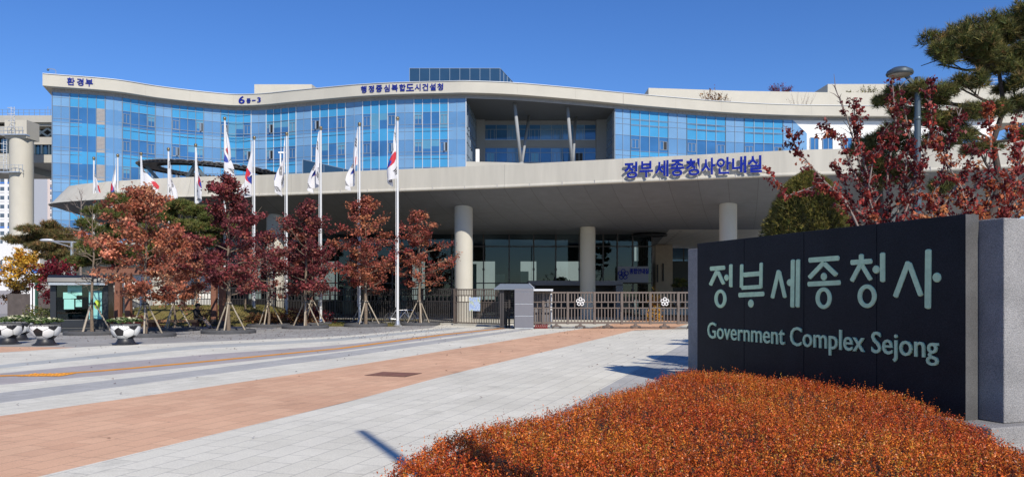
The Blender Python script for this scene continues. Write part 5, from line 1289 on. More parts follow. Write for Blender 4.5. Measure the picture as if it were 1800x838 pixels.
plt = thing('football_planter', 'x', 'planter', (0, 0, 0), group='football planters full of ornamental cabbage')
ZC = .62
mw.v = [(x, y, z + ZC) for x, y, z in mw.v]
m_ = MB(); m_.lathe([(RB * .985 * math.cos(t_), ZC + RB * .985 * math.sin(t_)) for t_ in [R(-75) + R(84) * k / 12 for k in range(13)]] + [(RB * .90, ZC + .075), (RB * .85, ZC + .02)], 40); m_.build('bowl', mat('seam_grey', (.12, .12, .12), .6), plt, smooth='auto')
mw.build('football_shell', [mat('white_gloss', (.78, .78, .76), .35, var=.05), mat('black_gloss', (.015, .015, .018), .35)], plt)
m_ = MB(); m_.lathe([(.40, 0), (.40, .02), (.33, .05), (.275, .11), (.24, .20), (.24, .27), (.05, .27)], 28); m_.build('pedestal', mat('black_pedestal', (.02, .021, .025), .45), plt, smooth='auto')
m_ = MB(); m_.lathe([(.42, ZC + .03), (.01, ZC + .05)], 20); m_.build('soil', M['barkd'], plt)
pts, dr, cl = [], [], []
for k in range(26):
    a, r_ = k * 2.4, .46 * math.sqrt((k + .5) / 26); c_ = np.array([math.cos(a) * r_, math.sin(a) * r_, ZC + .15 + .07 * (1 - r_ / .46) + rng.normal(0, .012)])
    for j in range(42):
        az = rng.uniform(0, 6.28); s = rng.uniform(.1, 1); el = 1.2 - s * .9
        pts.append(c_ + np.array([math.cos(az) * s * .11, math.sin(az) * s * .11, .05 * math.sin(el)])); dr.append((math.cos(az), math.sin(az), el * .7))
        cl.append((.58, .56, .38) if s < .38 else (.10, .16, .05) if rng.random() < .6 else (.05, .085, .03))
cl = np.array(cl) * (1 + rng.normal(0, .2, (len(cl), 1)))
leaves('cabbage_leaves', np.array(pts), .125, np.clip(cl, .01, 1), M['leaf'], plt, up=1.2, aspect=.8, dirs=np.array(dr))
locs = [(G(80, 606.5), 'football-patterned planter second from the left, standing clear on the plaza'), (G(220.5, 605.5), 'football-patterned planter furthest right, in front of the orange-brown tree'), (G(14, 604.5), 'football-patterned planter cut by the left edge of the picture'), (G(33, 597.5), 'football-patterned planter half hidden behind the leftmost one')]
plt['label'] = locs[0][1]; plt.location = locs[0][0]
for p_, l_ in locs[1:]: dup(plt, l_, p_, rng.uniform(-.25, .35))

# ------------------------------------------------------------------ pergola, bench, person, bicycles
pe = thing('pergola', 'brown timber pergola with square posts behind the autumn trees', 'pergola', (XP(298, 41), 41, 0))
zt_ = 2.75
for px, Y in ((208, 39.6), (391, 39.6), (377, 42.4), (226, 42.4)):
    m_ = MB(); x = XP(px, Y) - pe.location.x; m_.box((x, Y - 41, zt_ / 2), (.27, .27, zt_)); o = m_.build('post', M['wood'], pe); m_ = MB(); m_.box((x, Y - 41, .18), (.34, .34, .36)); m_.build('foot', M['irondark'], o)
for Y in (39.6, 42.4): m_ = MB(); m_.box((0, Y - 41, zt_ + .09), (6.2, .14, .22)); m_.build('beam', M['wood'], pe)
m_ = MB()
for k in range(7): m_.box((-2.8 + k * .93, 0, zt_ + .25), (.07, 3.6, .12))
m_.build('slats', M['wood'], pe)
be = thing('bench', 'long brown slatted timber bench in the tree shade', 'bench', (XP(306, 39), 39.0, 0)); m_ = MB()
for k in range(4): m_.box((0, -.21 + k * .14, .41), (2.46, .12, .05))
m_.box((0, -.29, .385), (2.46, .03, .13)); m_.build('seat', mat('orange_brown_slats', (.62, .30, .13), .6, var=.15, vscale=5), be)
for s in (-1.05, 1.05): m_ = MB(); m_.box((s, 0, .19), (.18, .5, .38)); m_.build('leg', M['wood'], be)
def person(loc):
    t = thing('person', 'person in dark coat and hat sitting on the bench, legs stretched out', 'person', loc)
    J = {'pelvis': (0, 0, .55), 'belly': (.01, -.02, .72), 'chest': (.04, -.04, .93), 'neck': (.08, -.06, 1.08), 'head': (.13, -.09, 1.17), 'crown': (.17, -.10, 1.29),
         'shl': (.03, -.22, 1.01), 'shr': (.05, .14, 1.01), 'ell': (.13, -.27, .77), 'elr': (.15, .17, .77), 'wrl': (.32, -.14, .66), 'wrr': (.33, .06, .66), 'hal': (.40, -.08, .63), 'har': (.41, .02, .63),
         'hil': (.02, -.11, .53), 'hir': (.02, .10, .53), 'knl': (.46, -.13, .53), 'knr': (.44, .12, .55), 'anl': (.72, -.14, .14), 'anr': (.74, .12, .14), 'tol': (.90, -.15, .09), 'tor': (.93, .13, .09)}
    rad = dict(pelvis=.16, belly=.155, chest=.165, neck=.062, head=.10, crown=.085, shl=.075, shr=.075, ell=.052, elr=.052, wrl=.036, wrr=.036, hal=.04, har=.04, hil=.10, hir=.10, knl=.066, knr=.066, anl=.045, anr=.045, tol=.045, tor=.045)
    E_ = [('pelvis', 'belly'), ('belly', 'chest'), ('chest', 'neck'), ('neck', 'head'), ('head', 'crown'), ('chest', 'shl'), ('chest', 'shr'), ('shl', 'ell'), ('shr', 'elr'), ('ell', 'wrl'), ('elr', 'wrr'), ('wrl', 'hal'), ('wrr', 'har'),
          ('pelvis', 'hil'), ('pelvis', 'hir'), ('hil', 'knl'), ('hir', 'knr'), ('knl', 'anl'), ('knr', 'anr'), ('anl', 'tol'), ('anr', 'tor')]
    for hnd, sg in (('hal', 1), ('har', -1)):
        h0 = Vector(J[hnd])
        for k in range(5):
            nm = hnd + str(k); a = .5 * (k - 2)
            v = Vector((.075 if k else .04, .018 * (k - 2) + (.045 * sg if k == 0 else 0), -.03)); J[nm] = tuple(h0 + v); rad[nm] = .010; E_.append((hnd, nm))
    names = list(J); me = bpy.data.meshes.new('body'); me.from_pydata([J[n_] for n_ in names], [(names.index(a), names.index(b)) for a, b in E_], [])
    o = bpy.data.objects.new('body', me); COL.objects.link(o); sk = o.modifiers.new('skin', 'SKIN'); me.skin_vertices  # radii per joint
    for i, n_ in enumerate(names): me.skin_vertices[0].data[i].radius = (rad[n_], rad[n_]); me.skin_vertices[0].data[i].use_root = n_ == 'pelvis'
    ss = o.modifiers.new('smooth', 'SUBSURF'); ss.levels = 2; ss.render_levels = 2
    dg = bpy.context.evaluated_depsgraph_get(); dg.update(); m2 = bpy.data.meshes.new_from_object(o.evaluated_get(dg)); bpy.data.objects.remove(o)
    m2.materials.clear()
    for m__ in (mat('dark_coat', (.014, .014, .017), .85), mat('skin', (.42, .25, .18), .6), mat('beige_trousers', (.36, .27, .22), .8), mat('dark_shoes', (.03, .025, .025), .5)): m2.materials.append(m__)
    segs = [(Vector(J[a]), Vector(J[b]), 1 if (b in ('head', 'crown') or a in ('hal', 'har')) else 3 if b in ('tol', 'tor') else 2 if b in ('anl', 'anr') else 0) for a, b in E_]
    for p_ in m2.polygons:
        best = min(segs, key=lambda s: (p_.center - (s[0] + (s[1] - s[0]) * max(0, min(1, (p_.center - s[0]).dot(s[1] - s[0]) / (s[1] - s[0]).length_squared)))).length); p_.material_index = best[2]; p_.use_smooth = True
    bo = bpy.data.objects.new('body', m2); COL.objects.link(bo); bo.parent = t
    m_ = MB(); m_.sphere((.145, -.095, 1.27), .115, 14, (1, 1, .62)); m_.lathe([(.17, 1.245), (.17, 1.26), (.10, 1.30)], 16, (.15, -.097, 0)); m_.build('hat', M['black'], t, smooth=True)
    m_ = MB(); m_.sphere((.245, -.10, 1.19), .02, 8); m_.sphere((.225, -.065, 1.215), .011, 6); m_.sphere((.225, -.135, 1.215), .011, 6); m_.box((.228, -.10, 1.15), (.012, .045, .01)); m_.build('face', mat('face_skin', (.38, .21, .15), .6), t, smooth=True)
    m_ = MB(); m_.sphere((.10, -.085, 1.22), .105, 12, (.95, 1, .8)); m_.build('hair', M['black'], t, smooth=True)
person((XP(344, 39.05), 39.05, -.10))
def bicycle(loc, rz, label, m):
    t = thing('bicycle', label, 'bicycle', loc, rz, 'bicycles parked at the fence')
    for x in (-.52, .52):
        w_ = MB(); w_.loop([(x + .32 * math.cos(a), 0, .34 + .32 * math.sin(a)) for a in [2 * math.pi * k / 28 for k in range(28)]], .022, 8); o = w_.build('wheel', M['rubber'], t, smooth=True)
        s_ = MB()
        for k in range(10): a = math.pi * k / 10; s_.tube([(x + .31 * math.cos(a), 0, .34 + .31 * math.sin(a)), (x - .31 * math.cos(a), 0, .34 - .31 * math.sin(a))], .004, 4)
        s_.tube([(x, -.05, .34), (x, .05, .34)], .03, 8); s_.build('spokes', M['steel'], o)
    f_ = MB(); bb_, st_, hd = (-.08, 0, .30), (-.22, 0, .80), (.38, 0, .82)
    for a, b in ((bb_, st_), (bb_, hd), (st_, hd), (bb_, (-.52, 0, .34)), (st_, (-.52, 0, .34)), (hd, (.52, 0, .34))): f_.tube([a, b], .02, 8)
    f_.build('frame', m, t)
    s_ = MB(); s_.sphere((-.24, 0, .90), .12, 10, (1.1, .6, .35)); s_.tube([st_, (-.24, 0, .88)], .014, 6); s_.build('saddle', M['black'], t)
    h_ = MB(); h_.tube([hd, (.36, 0, .98), (.34, 0, 1.0)], .014, 6); h_.tube([(.28, -.28, 1.02), (.36, 0, 1.0), (.28, .28, 1.02)], .014, 6); h_.build('handlebar', M['irondark'], t)
    p_ = MB(); p_.tube([(-.08, -.07, .30), (-.08, .07, .30)], .07, 12); p_.bar((-.08, -.08, .30), (.06, -.08, .2), .02, .02); p_.build('crank', M['irondark'], t)
bicycle((XP(703, 43.9), 43.9, 0), R(8), 'silver-framed bicycle leaning by the flagpole nearest the gate', M['steel'])
bicycle((XP(719, 44.5), 44.5, 0), R(186), 'dark blue bicycle just right of and behind the silver one', mat('dark_blue_frame', (.03, .06, .16), .4))
# ------------------------------------------------------------------ trees
def tree(name, label, loc, H, rc, z0, pal, n_leaf, lsz, seed, shape='pyr', nb=30, cat='tree', group=None, lean=0, bark=None, gap=.0, tuft=.13):
    rr_ = random.Random(seed); t = thing(name, label, cat, loc, group=group)
    tr_ = [Vector((lean * k / 8 + rr_.gauss(0, .03) * (k > 0), rr_.gauss(0, .03) * (k > 0), H * .97 * k / 8)) for k in range(9)]
    b = MB(); b.tube(tr_, [.085 * H / 6 * (1 - .88 * k / 8) for k in range(9)], 10)
    def at(z): k = min(7.999, max(0, z / (H * .97) * 8)); i = int(k); return tr_[i].lerp(tr_[i + 1], k - i)
    anchors = []
    for k in range(nb):
        f = (k + rr_.random() * .8) / nb; z = z0 + (H * .97 - z0) * f
        if shape == 'pyr': L = rc * (1 - f) ** .75 * (.30 + .70 * min(1, f * 5 + .35)) + .18
        else: L = rc * math.sin(math.pi * (.18 + .74 * f)) ** .8 + .12
        L *= rr_.uniform(.48, 1.32); az = k * 2.39996 + rr_.gauss(0, .3); el = R(rr_.uniform(-4, 24) + 40 * f)
        d = Vector((math.cos(az) * math.cos(el), math.sin(az) * math.cos(el), math.sin(el))); p = at(z); pts = [p]
        for j in range(1, 5): pts.append(p + d * L * j / 4 + Vector((rr_.gauss(0, .04), rr_.gauss(0, .04), .05 * L * (j / 4) ** 2 + rr_.gauss(0, .03))))
        b.tube(pts, [.028 * H / 6 * (1 - f * .5) * (1 - .8 * j / 4) + .004 for j in range(5)], 5, False)
        ns = 4 + int(L * 4)
        for s in range(ns):
            u = .22 + .78 * (s + rr_.random()) / ns; i = min(3, int(u * 4)); q = pts[i].lerp(pts[i + 1], u * 4 - i)
            d2 = (d + Vector((rr_.gauss(0, .7), rr_.gauss(0, .7), rr_.gauss(.15, .4)))).normalized(); L2 = min(.55, L * .4) * rr_.uniform(.5, 1.15); e = q + d2 * L2
            b.tube([q, e], [.008, .004], 3, False)
            if rr_.random() < gap: continue
            for w_ in (.55, 1.0): anchors.append(q.lerp(e, w_))
    b.build('trunk', bark or M['bark'], t)
    if n_leaf and anchors:
        A = np.array([tuple(a) for a in anchors]); r_ = np.random.default_rng(seed); wt_ = r_.gamma(.9, 1, len(A)); idx = r_.choice(len(A), n_leaf, p=wt_ / wt_.sum())
        pts = A[idx] + r_.normal(0, tuft, (n_leaf, 3)) * np.array([1, 1, .62]); cs, w = PAL[pal]
        cl = palette(len(A), cs, w, .14)[idx] * (1 + r_.normal(0, .22, (n_leaf, 1))); leaves('crown', pts, lsz, np.clip(cl, .004, 1), M['leaf'], t, up=.45, aspect=.72, droop=.4)
    return t
def stakes(loc, desc, ang0=0.4, h=1.35, r=.74):
    t = thing('tree_stakes', 'pale wooden stakes tied round the ' + desc, 'tree stakes', loc, group='tripod stakes propping the young trees')
    for k in range(3):
        a = ang0 + k * 2.094; m_ = MB(); m_.tube([(math.cos(a) * r, math.sin(a) * r, .02), (math.cos(a + .15) * .07, math.sin(a + .15) * .07, h)], [.034, .030], 8); m_.build('stake', M['stake'], t)
    m_ = MB(); m_.loop([(math.cos(a) * .13, math.sin(a) * .13, h - .07) for a in [2 * math.pi * k / 10 for k in range(10)]], .025, 5); m_.build('tie', M['rubber'], t)
def ring(loc, desc, r=1.1):
    t = thing('tree_ring', 'dark rubber ring kerb under the ' + desc, 'tree ring', loc, group='ring kerbs round the young trees')
    m_ = MB(); m_.lathe([(r, 0), (r, .10), (r - .05, .16), (r - .17, .16), (r - .20, .10), (r - .20, .015)], 40); m_.build('kerb', M['rubber'], t, smooth='auto')
    m_ = MB(); m_.lathe([(r - .19, .05), (.02, .065)], 24); m_.build('soil', mat('ring_soil', (.12, .085, .06), .95, var=.3, vscale=8) if 'ring_soil' not in bpy.data.materials else bpy.data.materials['ring_soil'], t)
rows = [  # px, ground py, height, crown radius, crown base z, palette, leaves, label, ring, stake angle
 (162, 587.5, 5.4, .9, 1.9, 'drybrown', 0, 'nearly bare slim sapling in front of the kiosk', 1.08, .5, 'pyr'),
 (255, 591.0, 5.75, 1.95, 1.55, 'orange', 9500, 'tall orange-brown pin oak, broadest of the row', 1.16, .9, 'pyr'),
 (307, 580.5, 4.4, 1.55, 1.5, 'orange', 4800, 'shorter orange-brown oak over the bench', 1.12, .3, 'pyr'),
 (402, 585.0, 6.7, 1.85, 1.7, 'wine', 9500, 'tall wine-red oak with a thin leafy top', 1.14, .6, 'pyr'),
 (537, 576.5, 6.3, 1.60, 1.8, 'wine', 7600, 'dark red oak right of the tallest wine-red oak', 1.14, .7, 'pyr'),
 (643, 573.3, 6.7, 1.75, 1.9, 'russet', 7000, 'russet brown oak left of the gate-side tree', 1.14, .2, 'pyr'),
 (737, 571.0, 6.25, 1.60, 2.1, 'russet', 4300, 'open russet oak nearest the gate, right end of the row', 1.14, .8, 'pyr'),
 (472, 574.0, 4.9, 1.3, 1.6, 'wine', 3000, 'thin dark red oak behind the mid row', 1.1, .5, 'pyr'),
 (548, 571.0, 4.4, 1.2, 1.6, 'wine', 2200, 'small dark red oak half hidden behind its neighbour', 1.1, .1, 'pyr'),
 (640, 568.5, 4.6, 1.1, 1.9, 'russet', 1500, 'slim russet tree behind the big russet oak', 1.1, 1.5, 'pyr'),
 (432, 569.0, 4.6, 1.2, 1.7, 'wine', 2200, 'slender wine-red tree behind the pergola post', 0, .0, 'pyr'),
 (345, 566.0, 4.6, 1.3, 1.7, 'wine', 2200, 'leafy dark red tree standing behind the seated person', 0, .4, 'pyr'),
]
for i, (px, py, H, rc, z0, pal, nl, lab, rg_, sa, shp) in enumerate(rows):
    loc = G(px, py); desc = lab.split(',')[0]
    tree('young_tree', lab, loc, H, rc * 1.14, z0 * .95, pal, int(nl * 1.15), .125, 100 + i, shp, 30 if nl else 22, group='young autumn oaks along the plaza', gap=.22 if nl > 5000 else .3)
    if rg_: ring(loc, desc, rg_)
    if i not in (10,): stakes(loc, desc, sa)
# yellow, crimson trees at the left
tree('maple_tree', 'yellow-leaved small tree over the board fence at the left', (XP(45, 56), 56, 0), 4.2, 1.6, 1.9, 'yellow', 4200, .17, 31, 'round', 24)
tree('maple_tree', 'crimson small maple left of the kiosk', (XP(92, 42), 42, 0), 3.1, 1.0, 1.3, 'crimson', 2400, .12, 32, 'round', 18)
tree('bare_tree', 'thin bare tree with arching twigs before the canopy nose', (XP(142, 50), 50, 0), 8.2, .9, 3.5, 'drybrown', 0, .1, 33, 'round', 20, bark=M['twig'])
tree('bare_tree', 'thin bare stem rising between the two green pines', (XP(305, 46), 46, 0), 7.2, .5, 3.0, 'drybrown', 30, .1, 34, 'round', 12, bark=M['twig'])
tree('maple_tree', 'low orange-brown bush tree under the yellow tree', (XP(28, 58), 58, 0), 2.3, 1.1, .8, 'drybrown', 1500, .15, 35, 'round', 14)

def pine(name, label, base, trunk, pads, pal, per_m2, nlen, nwid, per, seed, trad=.16, group=None):
    """trunk through given points; pads are flat needle clouds (centre, rx, ry, rz)"""
    rr_ = random.Random(seed); r_ = np.random.default_rng(seed); t = thing(name, label, 'pine tree', base, group=group); B0 = Vector(base); b = MB()
    T = [Vector(p) - B0 for p in trunk]; n = len(T); b.tube(T, [trad * (1 - .75 * k / (n - 1)) for k in range(n)], 10)
    P_, D_ = [], []; subs = []
    for c, rx, ry, rz in pads:                             # every cloud is a bunch of smaller needle clumps
        for k in range(7):
            a_ = rr_.uniform(0, 6.28); q_ = rr_.uniform(.25, .8); subs.append((c + Vector((math.cos(a_) * rx * q_, math.sin(a_) * ry * q_, rr_.uniform(-.5, .65) * rz)), rx * rr_.uniform(.30, .50), ry * rr_.uniform(.34, .54), rz * rr_.uniform(.34, .56)))
    for c, rx, ry, rz in pads:
        c = Vector(c) - B0; below = [p for p in T if p.z <= c.z + .1] or T; a = min(below, key=lambda p: (p - c).length + .6 * abs(p.z - (c.z - rz)))
        mid = a.lerp(c, .55) + Vector((rr_.gauss(0, .1), rr_.gauss(0, .1), -rz * .4)); b.tube([a, mid, c + Vector((0, 0, -rz * .4))], [trad * .42, trad * .28, trad * .14], 6, False)
        for k in range(7): e = c + Vector((rr_.uniform(-1, 1) * rx * .8, rr_.uniform(-1, 1) * ry * .8, rr_.uniform(-.5, .5) * rz)); b.tube([mid.lerp(c, rr_.random()), e], [trad * .12, .008], 4, False)
    for c, rx, ry, rz in subs:
        c = c - B0
        m = int(1.15 * per_m2 * 4.2 * (rx * ry + rx * rz + ry * rz))
        u = unit(r_.normal(0, 1, (m, 3))); lob = 1 + .30 * np.sin(u[:, :1] * 6 + c.x * 3) * np.cos(u[:, 1:2] * 5 + c.z) + .20 * np.sin(u[:, 2:3] * 9 + u[:, :1] * 11); rad = r_.uniform(.25, 1, (m, 1)) ** .45 * lob
        P_.append(u * rad * np.array([rx, ry, rz]) + np.array(c)); D_.append(u * np.array([.8, .8, .5]) + np.array([0, 0, .75]))
    b.build('trunk', M['barkd'], t); P_, D_ = np.vstack(P_), np.vstack(D_)
    needles('needle_crown', P_, D_, nlen, nwid, per, palette(len(P_), *PAL[pal], .2), M['needle'], t); return t
def pp(px, py, Y, rpx, rpz, ry): return (P(px, py, Y), rpx / F * Y, ry, rpz / F * Y)
pine('pine_tree', 'green pine left of the orange-brown oak, top against the canopy nose', (XP(205, 45), 45, 0), [(XP(205, 45), 45, 0), P(206, 470, 45), P(200, 400, 45), P(212, 352, 45)],
     [pp(215, 352, 45, 24, 12, .8), pp(188, 376, 45, 34, 15, 1.1), pp(240, 380, 45.5, 30, 14, 1), pp(176, 402, 44.6, 32, 14, 1.2), pp(228, 412, 45, 42, 16, 1.3), pp(165, 432, 44.6, 36, 15, 1.2), pp(200, 450, 44.5, 40, 16, 1.3), pp(150, 462, 45, 26, 11, 1), pp(255, 445, 45, 30, 14, 1)], 'pine', 70, .24, .035, 9, 41, group='pines behind the plaza trees')
pine('pine_tree', 'green flat-topped pine between orange-brown and wine-red oaks', (XP(322, 46), 46, 0), [(XP(322, 46), 46, 0), P(320, 470, 46), P(328, 410, 46), P(322, 372, 46)],
     [pp(312, 364, 46, 36, 11, 1), pp(345, 372, 46, 26, 11, 1), pp(285, 384, 46, 24, 13, 1), pp(330, 396, 45.6, 40, 14, 1.2), pp(372, 392, 46, 26, 13, 1), pp(290, 420, 45.6, 34, 14, 1.2), pp(350, 424, 46, 36, 15, 1.2), pp(390, 402, 46.3, 20, 10, .8)], 'pine', 70, .24, .035, 9, 42, group='pines behind the plaza trees')
pine('pine_tree', 'brownish broad pine over the kiosk, furthest left', (XP(95, 52), 52, 0), [(XP(95, 52), 52, 0), P(98, 480, 52), P(88, 430, 52), P(92, 398, 52)],
     [pp(94, 398, 52, 14, 9, .8), pp(70, 412, 52, 38, 12, 1.2), pp(110, 414, 52, 32, 11, 1.2), pp(44, 424, 52, 28, 12, 1.1), pp(78, 432, 51.5, 44, 13, 1.3), pp(130, 428, 52, 28, 11, 1.1), pp(104, 448, 51.8, 34, 11, 1.2), pp(136, 456, 52, 30, 13, 1.2), pp(112, 470, 52, 24, 10, 1)], 'pinebrown', 60, .26, .038, 9, 43, group='pines behind the plaza trees')
pine('pine_tree', 'small clipped pine seen through the passage beyond the gate', (XP(1200, 66), 66, 0), [(XP(1200, 66), 66, 0), P(1200, 505, 66), P(1202, 492, 66)], [pp(1200, 494, 66, 16, 5, .7), pp(1188, 502, 66, 13, 4, .6), pp(1212, 503, 66, 15, 5, .6)], 'pine', 24, .22, .04, 8, 44)
# big dark pine behind the name wall at the right
Yp = 19.0
pine('pine_tree', 'big dark pine with layered needle clouds at the right edge', (XP(1735, Yp), Yp, 0), [(XP(1740, Yp), Yp, 0), P(1735, 400, Yp), P(1758, 320, Yp), P(1745, 250, Yp), P(1765, 190, Yp), P(1755, 120, Yp), P(1790, 60, Yp)],
     [pp(1668, 72, Yp, 40, 26, .55), pp(1705, 52, Yp, 36, 20, .6), pp(1650, 104, Yp, 32, 24, .5), pp(1710, 96, Yp, 48, 30, .8), pp(1768, 62, Yp, 44, 34, .8), pp(1800, 40, Yp, 34, 34, .7), pp(1765, 112, Yp, 44, 28, .8), pp(1805, 95, Yp, 40, 36, .8),
      pp(1600, 160, Yp - .3, 34, 17, .5), pp(1572, 186, Yp, 32, 20, .5), pp(1640, 172, Yp - .4, 38, 20, .6), pp(1690, 150, Yp - .4, 34, 17, .6), pp(1612, 212, Yp, 40, 17, .6), pp(1690, 214, Yp - .5, 46, 22, .7), pp(1668, 246, Yp - .3, 38, 15, .6), pp(1735, 196, Yp, 34, 17, .6), pp(1720, 258, Yp, 30, 13, .6), pp(1782, 150, Yp, 30, 18, .6), pp(1795, 190, Yp, 32, 20, .6), pp(1790, 240, Yp, 26, 14, .5), pp(1660, 330, Yp + .3, 26, 18, .5)],
     'pinedark', 135, .165, .0135, 11, 45, .11)
pine('pine_tree', 'darker lower pine crown behind the red tree, left of the lamp post', (XP(1560, 22), 22, 0), [(XP(1552, 22), 22, 0), P(1552, 400, 22), P(1545, 300, 22), P(1560, 240, 22)],
     [pp(1550, 240, 22, 34, 14, .6), pp(1524, 262, 22, 34, 17, .7), pp(1582, 256, 22, 30, 16, .7), pp(1556, 288, 21.8, 40, 20, .8), pp(1530, 318, 22, 28, 17, .6), pp(1590, 310, 22, 28, 17, .6)], 'pinedark', 120, .17, .015, 10, 46, .11)

# street lamp behind the wall at the right
def disc_lamp(label, loc, H, rz, hx):
    t = thing('street_lamp', label, 'street lamp', loc, rz); m_ = MB(); m_.tube([(0, 0, 0), (0, 0, H * .45), (0, 0, H)], [.078, .075, .07], 16); m_.lathe([(.076, H - 1.0), (.088, H - .98), (.088, H - .94), (.074, H - .92)], 16); m_.build('post', M['lampgrey'], t, smooth='auto')
    for x, y, z, r in ((-hx, -.05, 0, 1.0), (.62, .5, -.34, .68)):
        m_ = MB(); d = Vector((x, y, 0)).normalized(); m_.bar(Vector((0, 0, H - .24 + z * .5)), Vector((x, y, H + .06 + z)) - d * .12 * r, .05, .09); m_.build('arm', M['lampgrey'], t)
        m_ = MB(); zz = H + z; m_.lathe([(.02 * r, zz + .22 * r), (.16 * r, zz + .20 * r), (.275 * r, zz + .13 * r), (.30 * r, zz + .07 * r), (.285 * r, zz + .04 * r), (.25 * r, zz + .035 * r)], 32, (x, y, 0)); h_ = m_.build('lamp_head', M['lampgrey'], t, smooth='auto')
        m_ = MB(); m_.lathe([(.25 * r, zz + .036 * r), (.19 * r, zz - .005 * r), (.02 * r, zz - .02 * r)], 28, (x, y, 0)); m_.build('lens', mat('lamp_lens', (.30, .26, .20), .15) if 'lamp_lens' not in bpy.data.materials else bpy.data.materials['lamp_lens'], h_, smooth='auto')
    return t
YL = 18.5
disc_lamp('blue-grey street lamp with disc heads among the red branches', (XP(1613, YL), YL, 0), ZP(136, YL), 0, .44)

# rounded yew behind the wall
ty = thing('topiary_yew', 'clipped dark green dome-shaped yew behind the left half of the name wall', 'topiary', (XP(1420, 16.5), 16.5, 0))
n = 21000; Yt = 16.5; k_ = Yt / F; th = rng.uniform(0, 2 * math.pi, n); zz = rng.uniform(0, 1, n) ** .8; Rm = 84 * k_; ztop = ZP(303, Yt)
prf = np.interp(zz, [0, .25, .5, .7, .85, .94, 1], [.80, .97, 1.0, .86, .62, .42, .05]); rr_ = Rm * prf * (rng.uniform(0, 1, n) ** .18) * (1 + .045 * np.sin(th * 5 + zz * 9) + .035 * np.sin(th * 11 - zz * 17))
q = np.stack([np.cos(th) * rr_, np.sin(th) * rr_, .5 + zz * (ztop - .5)], 1); dn = unit(np.stack([np.cos(th), np.sin(th), np.full(n, .9)], 1))
needles('foliage', q, dn, .085, .013, 5, palette(n, *PAL['yew'], .2), M['needle'], ty, .55)
m_ = MB(); m_.lathe([(max(.01, Rm * .78 * float(np.interp(z, [0, .25, .5, .7, .85, .94, 1], [.80, .97, 1.0, .86, .62, .42, .05]))), .5 + z * (ztop - .6)) for z in [0, .2, .4, .6, .75, .88, .95]], 20); m_.build('inner_mass', mat('dark_inner_twigs', (.018, .02, .008), .95), ty)
m_ = MB(); m_.tube([(0, 0, 0), (0, 0, 1)], .09, 8); m_.build('trunk', M['barkd'], ty)

# red-leaved multi-stemmed trees right behind the wall
def shoots(name, label, base, stems, pal, seed, lsz, dens, sub=5):
    rr_ = random.Random(seed); r_ = np.random.default_rng(seed); t = thing(name, label, 'tree', base); B0 = Vector(base); b = MB(); pts, cl = [], []; cs, w = PAL[pal]
    for (pix, Y, bare) in stems:
        P3 = [P(x, y, Y + dy) - B0 for x, y, dy in pix]; b.tube(P3, [.021 * (1 - .8 * k / (len(P3) - 1)) + .004 for k in range(len(P3))], 6, False)
        def along(u): k = u * (len(P3) - 1); i = min(len(P3) - 2, int(k)); return P3[i].lerp(P3[i + 1], k - i), (P3[i + 1] - P3[i]).normalized()
        L = sum((p - q).length for p, q in zip(P3, P3[1:])); ns = max(3, int(L * sub))
        twigs = []
        for s in range(ns):
            u = .12 + .88 * (s + rr_.random()) / ns; q, d = along(u); d2 = (d * .9 + Vector((rr_.gauss(0, .75), rr_.gauss(0, .6), rr_.gauss(.2, .35)))).normalized(); e = q + d2 * rr_.uniform(.10, .42) * (1 - .35 * u); b.tube([q, q.lerp(e, .5) + Vector((0, 0, .02)), e], [.008, .006, .003], 4, False); twigs.append((q, e))
        for s in range(int(L * 6)): u = rr_.random(); q, d = along(u); twigs.append((q, q + d * .12))
        if bare < 1:
            for q, e in twigs:
                if rr_.random() < bare: continue
                c0 = palette(1, cs, w, .12)[0]
                for k in range(int(dens * rr_.uniform(.5, 1.5))): v = q.lerp(e, rr_.uniform(.15, 1.05)); pts.append((v.x + r_.normal(0, .034), v.y + r_.normal(0, .05), v.z - abs(r_.normal(0, .035)))); cl.append(c0 * (1 + r_.normal(0, .22)))
    b.build('stems', M['twig'], t)
    leaves('foliage', np.array(pts), lsz, np.clip(np.array(cl), .004, 1), M['leaf'], t, up=.1, aspect=.62, droop=1.1); return t
Yr = 13.8
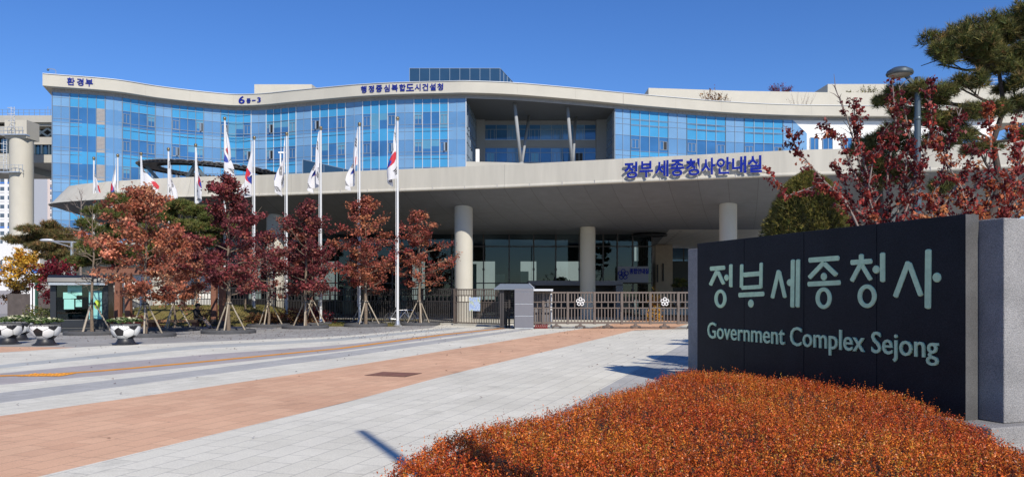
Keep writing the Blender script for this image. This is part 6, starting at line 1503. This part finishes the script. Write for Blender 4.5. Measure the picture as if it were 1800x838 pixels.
st1 = [
 ([(1560, 470, 0), (1545, 400, 0), (1500, 365, -.2), (1450, 320, -.4), (1400, 262, -.5), (1388, 232, -.5)], Yr, .05),
 ([(1540, 470, 0), (1500, 380, 0), (1480, 345, 0), (1440, 325, 0), (1382, 345, 0), (1350, 298, 0)], Yr - .3, .12),
 ([(1555, 470, 0), (1530, 380, 0), (1500, 300, 0), (1480, 250, 0), (1450, 222, 0)], Yr, .05),
 ([(1560, 470, 0), (1545, 380, 0), (1520, 290, 0), (1505, 230, 0), (1500, 178, 0)], Yr + .2, .0),
 ([(1570, 470, 0), (1560, 380, 0), (1560, 300, 0), (1575, 220, 0), (1568, 138, 0)], Yr, .05),
 ([(1580, 470, 0), (1575, 390, 0), (1590, 310, 0), (1600, 240, 0), (1580, 150, 0)], Yr + .3, .35),
 ([(1590, 470, 0), (1600, 390, 0), (1620, 300, 0), (1638, 215, 0), (1632, 135, 0)], Yr, .15),
 ([(1595, 470, 0), (1625, 390, 0), (1655, 310, 0), (1672, 240, 0), (1690, 190, 0)], Yr + .2, .05),
 ([(1575, 470, 0), (1540, 390, 0), (1525, 340, 0), (1535, 280, 0), (1550, 235, 0)], Yr - .2, .05),
 ([(1590, 470, 0), (1580, 400, 0), (1600, 350, 0), (1610, 300, 0), (1605, 270, 0)], Yr - .3, .0),
 ([(1600, 470, 0), (1640, 400, 0), (1665, 350, 0), (1700, 300, 0), (1712, 262, 0)], Yr, .0),
 ([(1575, 470, 0), (1535, 410, 0), (1505, 390, 0), (1490, 340, 0), (1470, 290, 0)], Yr + .4, .05),
 ([(1560, 470, 0), (1515, 300, 0), (1490, 210, 0), (1466, 150, 0)], Yr + .5, .97),
]
shoots('red_leaf_tree', 'many-stemmed tree with drooping dark red leaves behind the middle of the name wall', (XP(1570, Yr), Yr, 0), st1, 'cherry', 51, .074, 16, 8)
Yr2 = 13.0
st2 = [
 ([(1720, 470, 0), (1705, 390, 0), (1690, 330, 0), (1660, 280, 0), (1640, 240, 0)], Yr2, .05),
 ([(1725, 470, 0), (1735, 380, 0), (1740, 310, 0), (1742, 240, 0), (1736, 185, 0)], Yr2 + .2, .05),
 ([(1735, 470, 0), (1760, 380, 0), (1775, 320, 0), (1800, 270, 0), (1822, 230, 0)], Yr2, .05),
 ([(1715, 470, 0), (1690, 400, 0), (1650, 365, 0), (1625, 340, 0)], Yr2 - .2, .0),
 ([(1730, 470, 0), (1730, 400, 0), (1710, 350, 0), (1718, 300, 0)], Yr2 - .4, .0),
 ([(1745, 470, 0), (1780, 400, 0), (1800, 350, 0), (1830, 310, 0)], Yr2 - .4, .0),
 ([(1735, 470, 0), (1755, 410, 0), (1768, 360, 0), (1762, 310, 0)], Yr2 - .3, .0),
 ([(1750, 470, 0), (1800, 410, 0), (1840, 370, 0)], Yr2 - .2, .0),
 ([(1740, 470, 0), (1780, 370, 0), (1790, 290, 0), (1782, 220, 0)], Yr2 + .5, .1),
 ([(1710, 470, 0), (1670, 410, 0), (1640, 385, 0), (1615, 380, 0)], Yr2 - .3, .0),
]
shoots('red_leaf_tree', 'orange-red leafy tree at the right edge behind the wall end', (XP(1730, Yr2), Yr2, 0), st2, 'flame', 52, .072, 20, 9)
# a plain mast standing behind the viewer: its shadow crosses the paving and the hedge
HM = 9.4; tip = Vector((-1.83, 9.66, 0)); Lm = HM / math.tan(R(SUN_EL)); bm_ = tip + Vector((math.sin(R(SUN_AZ)), math.cos(R(SUN_AZ)), 0)) * Lm
t = thing('mast', 'plain tapered steel mast behind the viewer, known only by its shadow on the paving', 'mast', tuple(bm_)); m_ = MB(); m_.tube([(0, 0, 0), (0, 0, HM)], [.15, .06], 16); m_.lathe([(.3, 0), (.3, .03), (.17, .05)], 16); m_.build('post', M['lampgrey'], t)
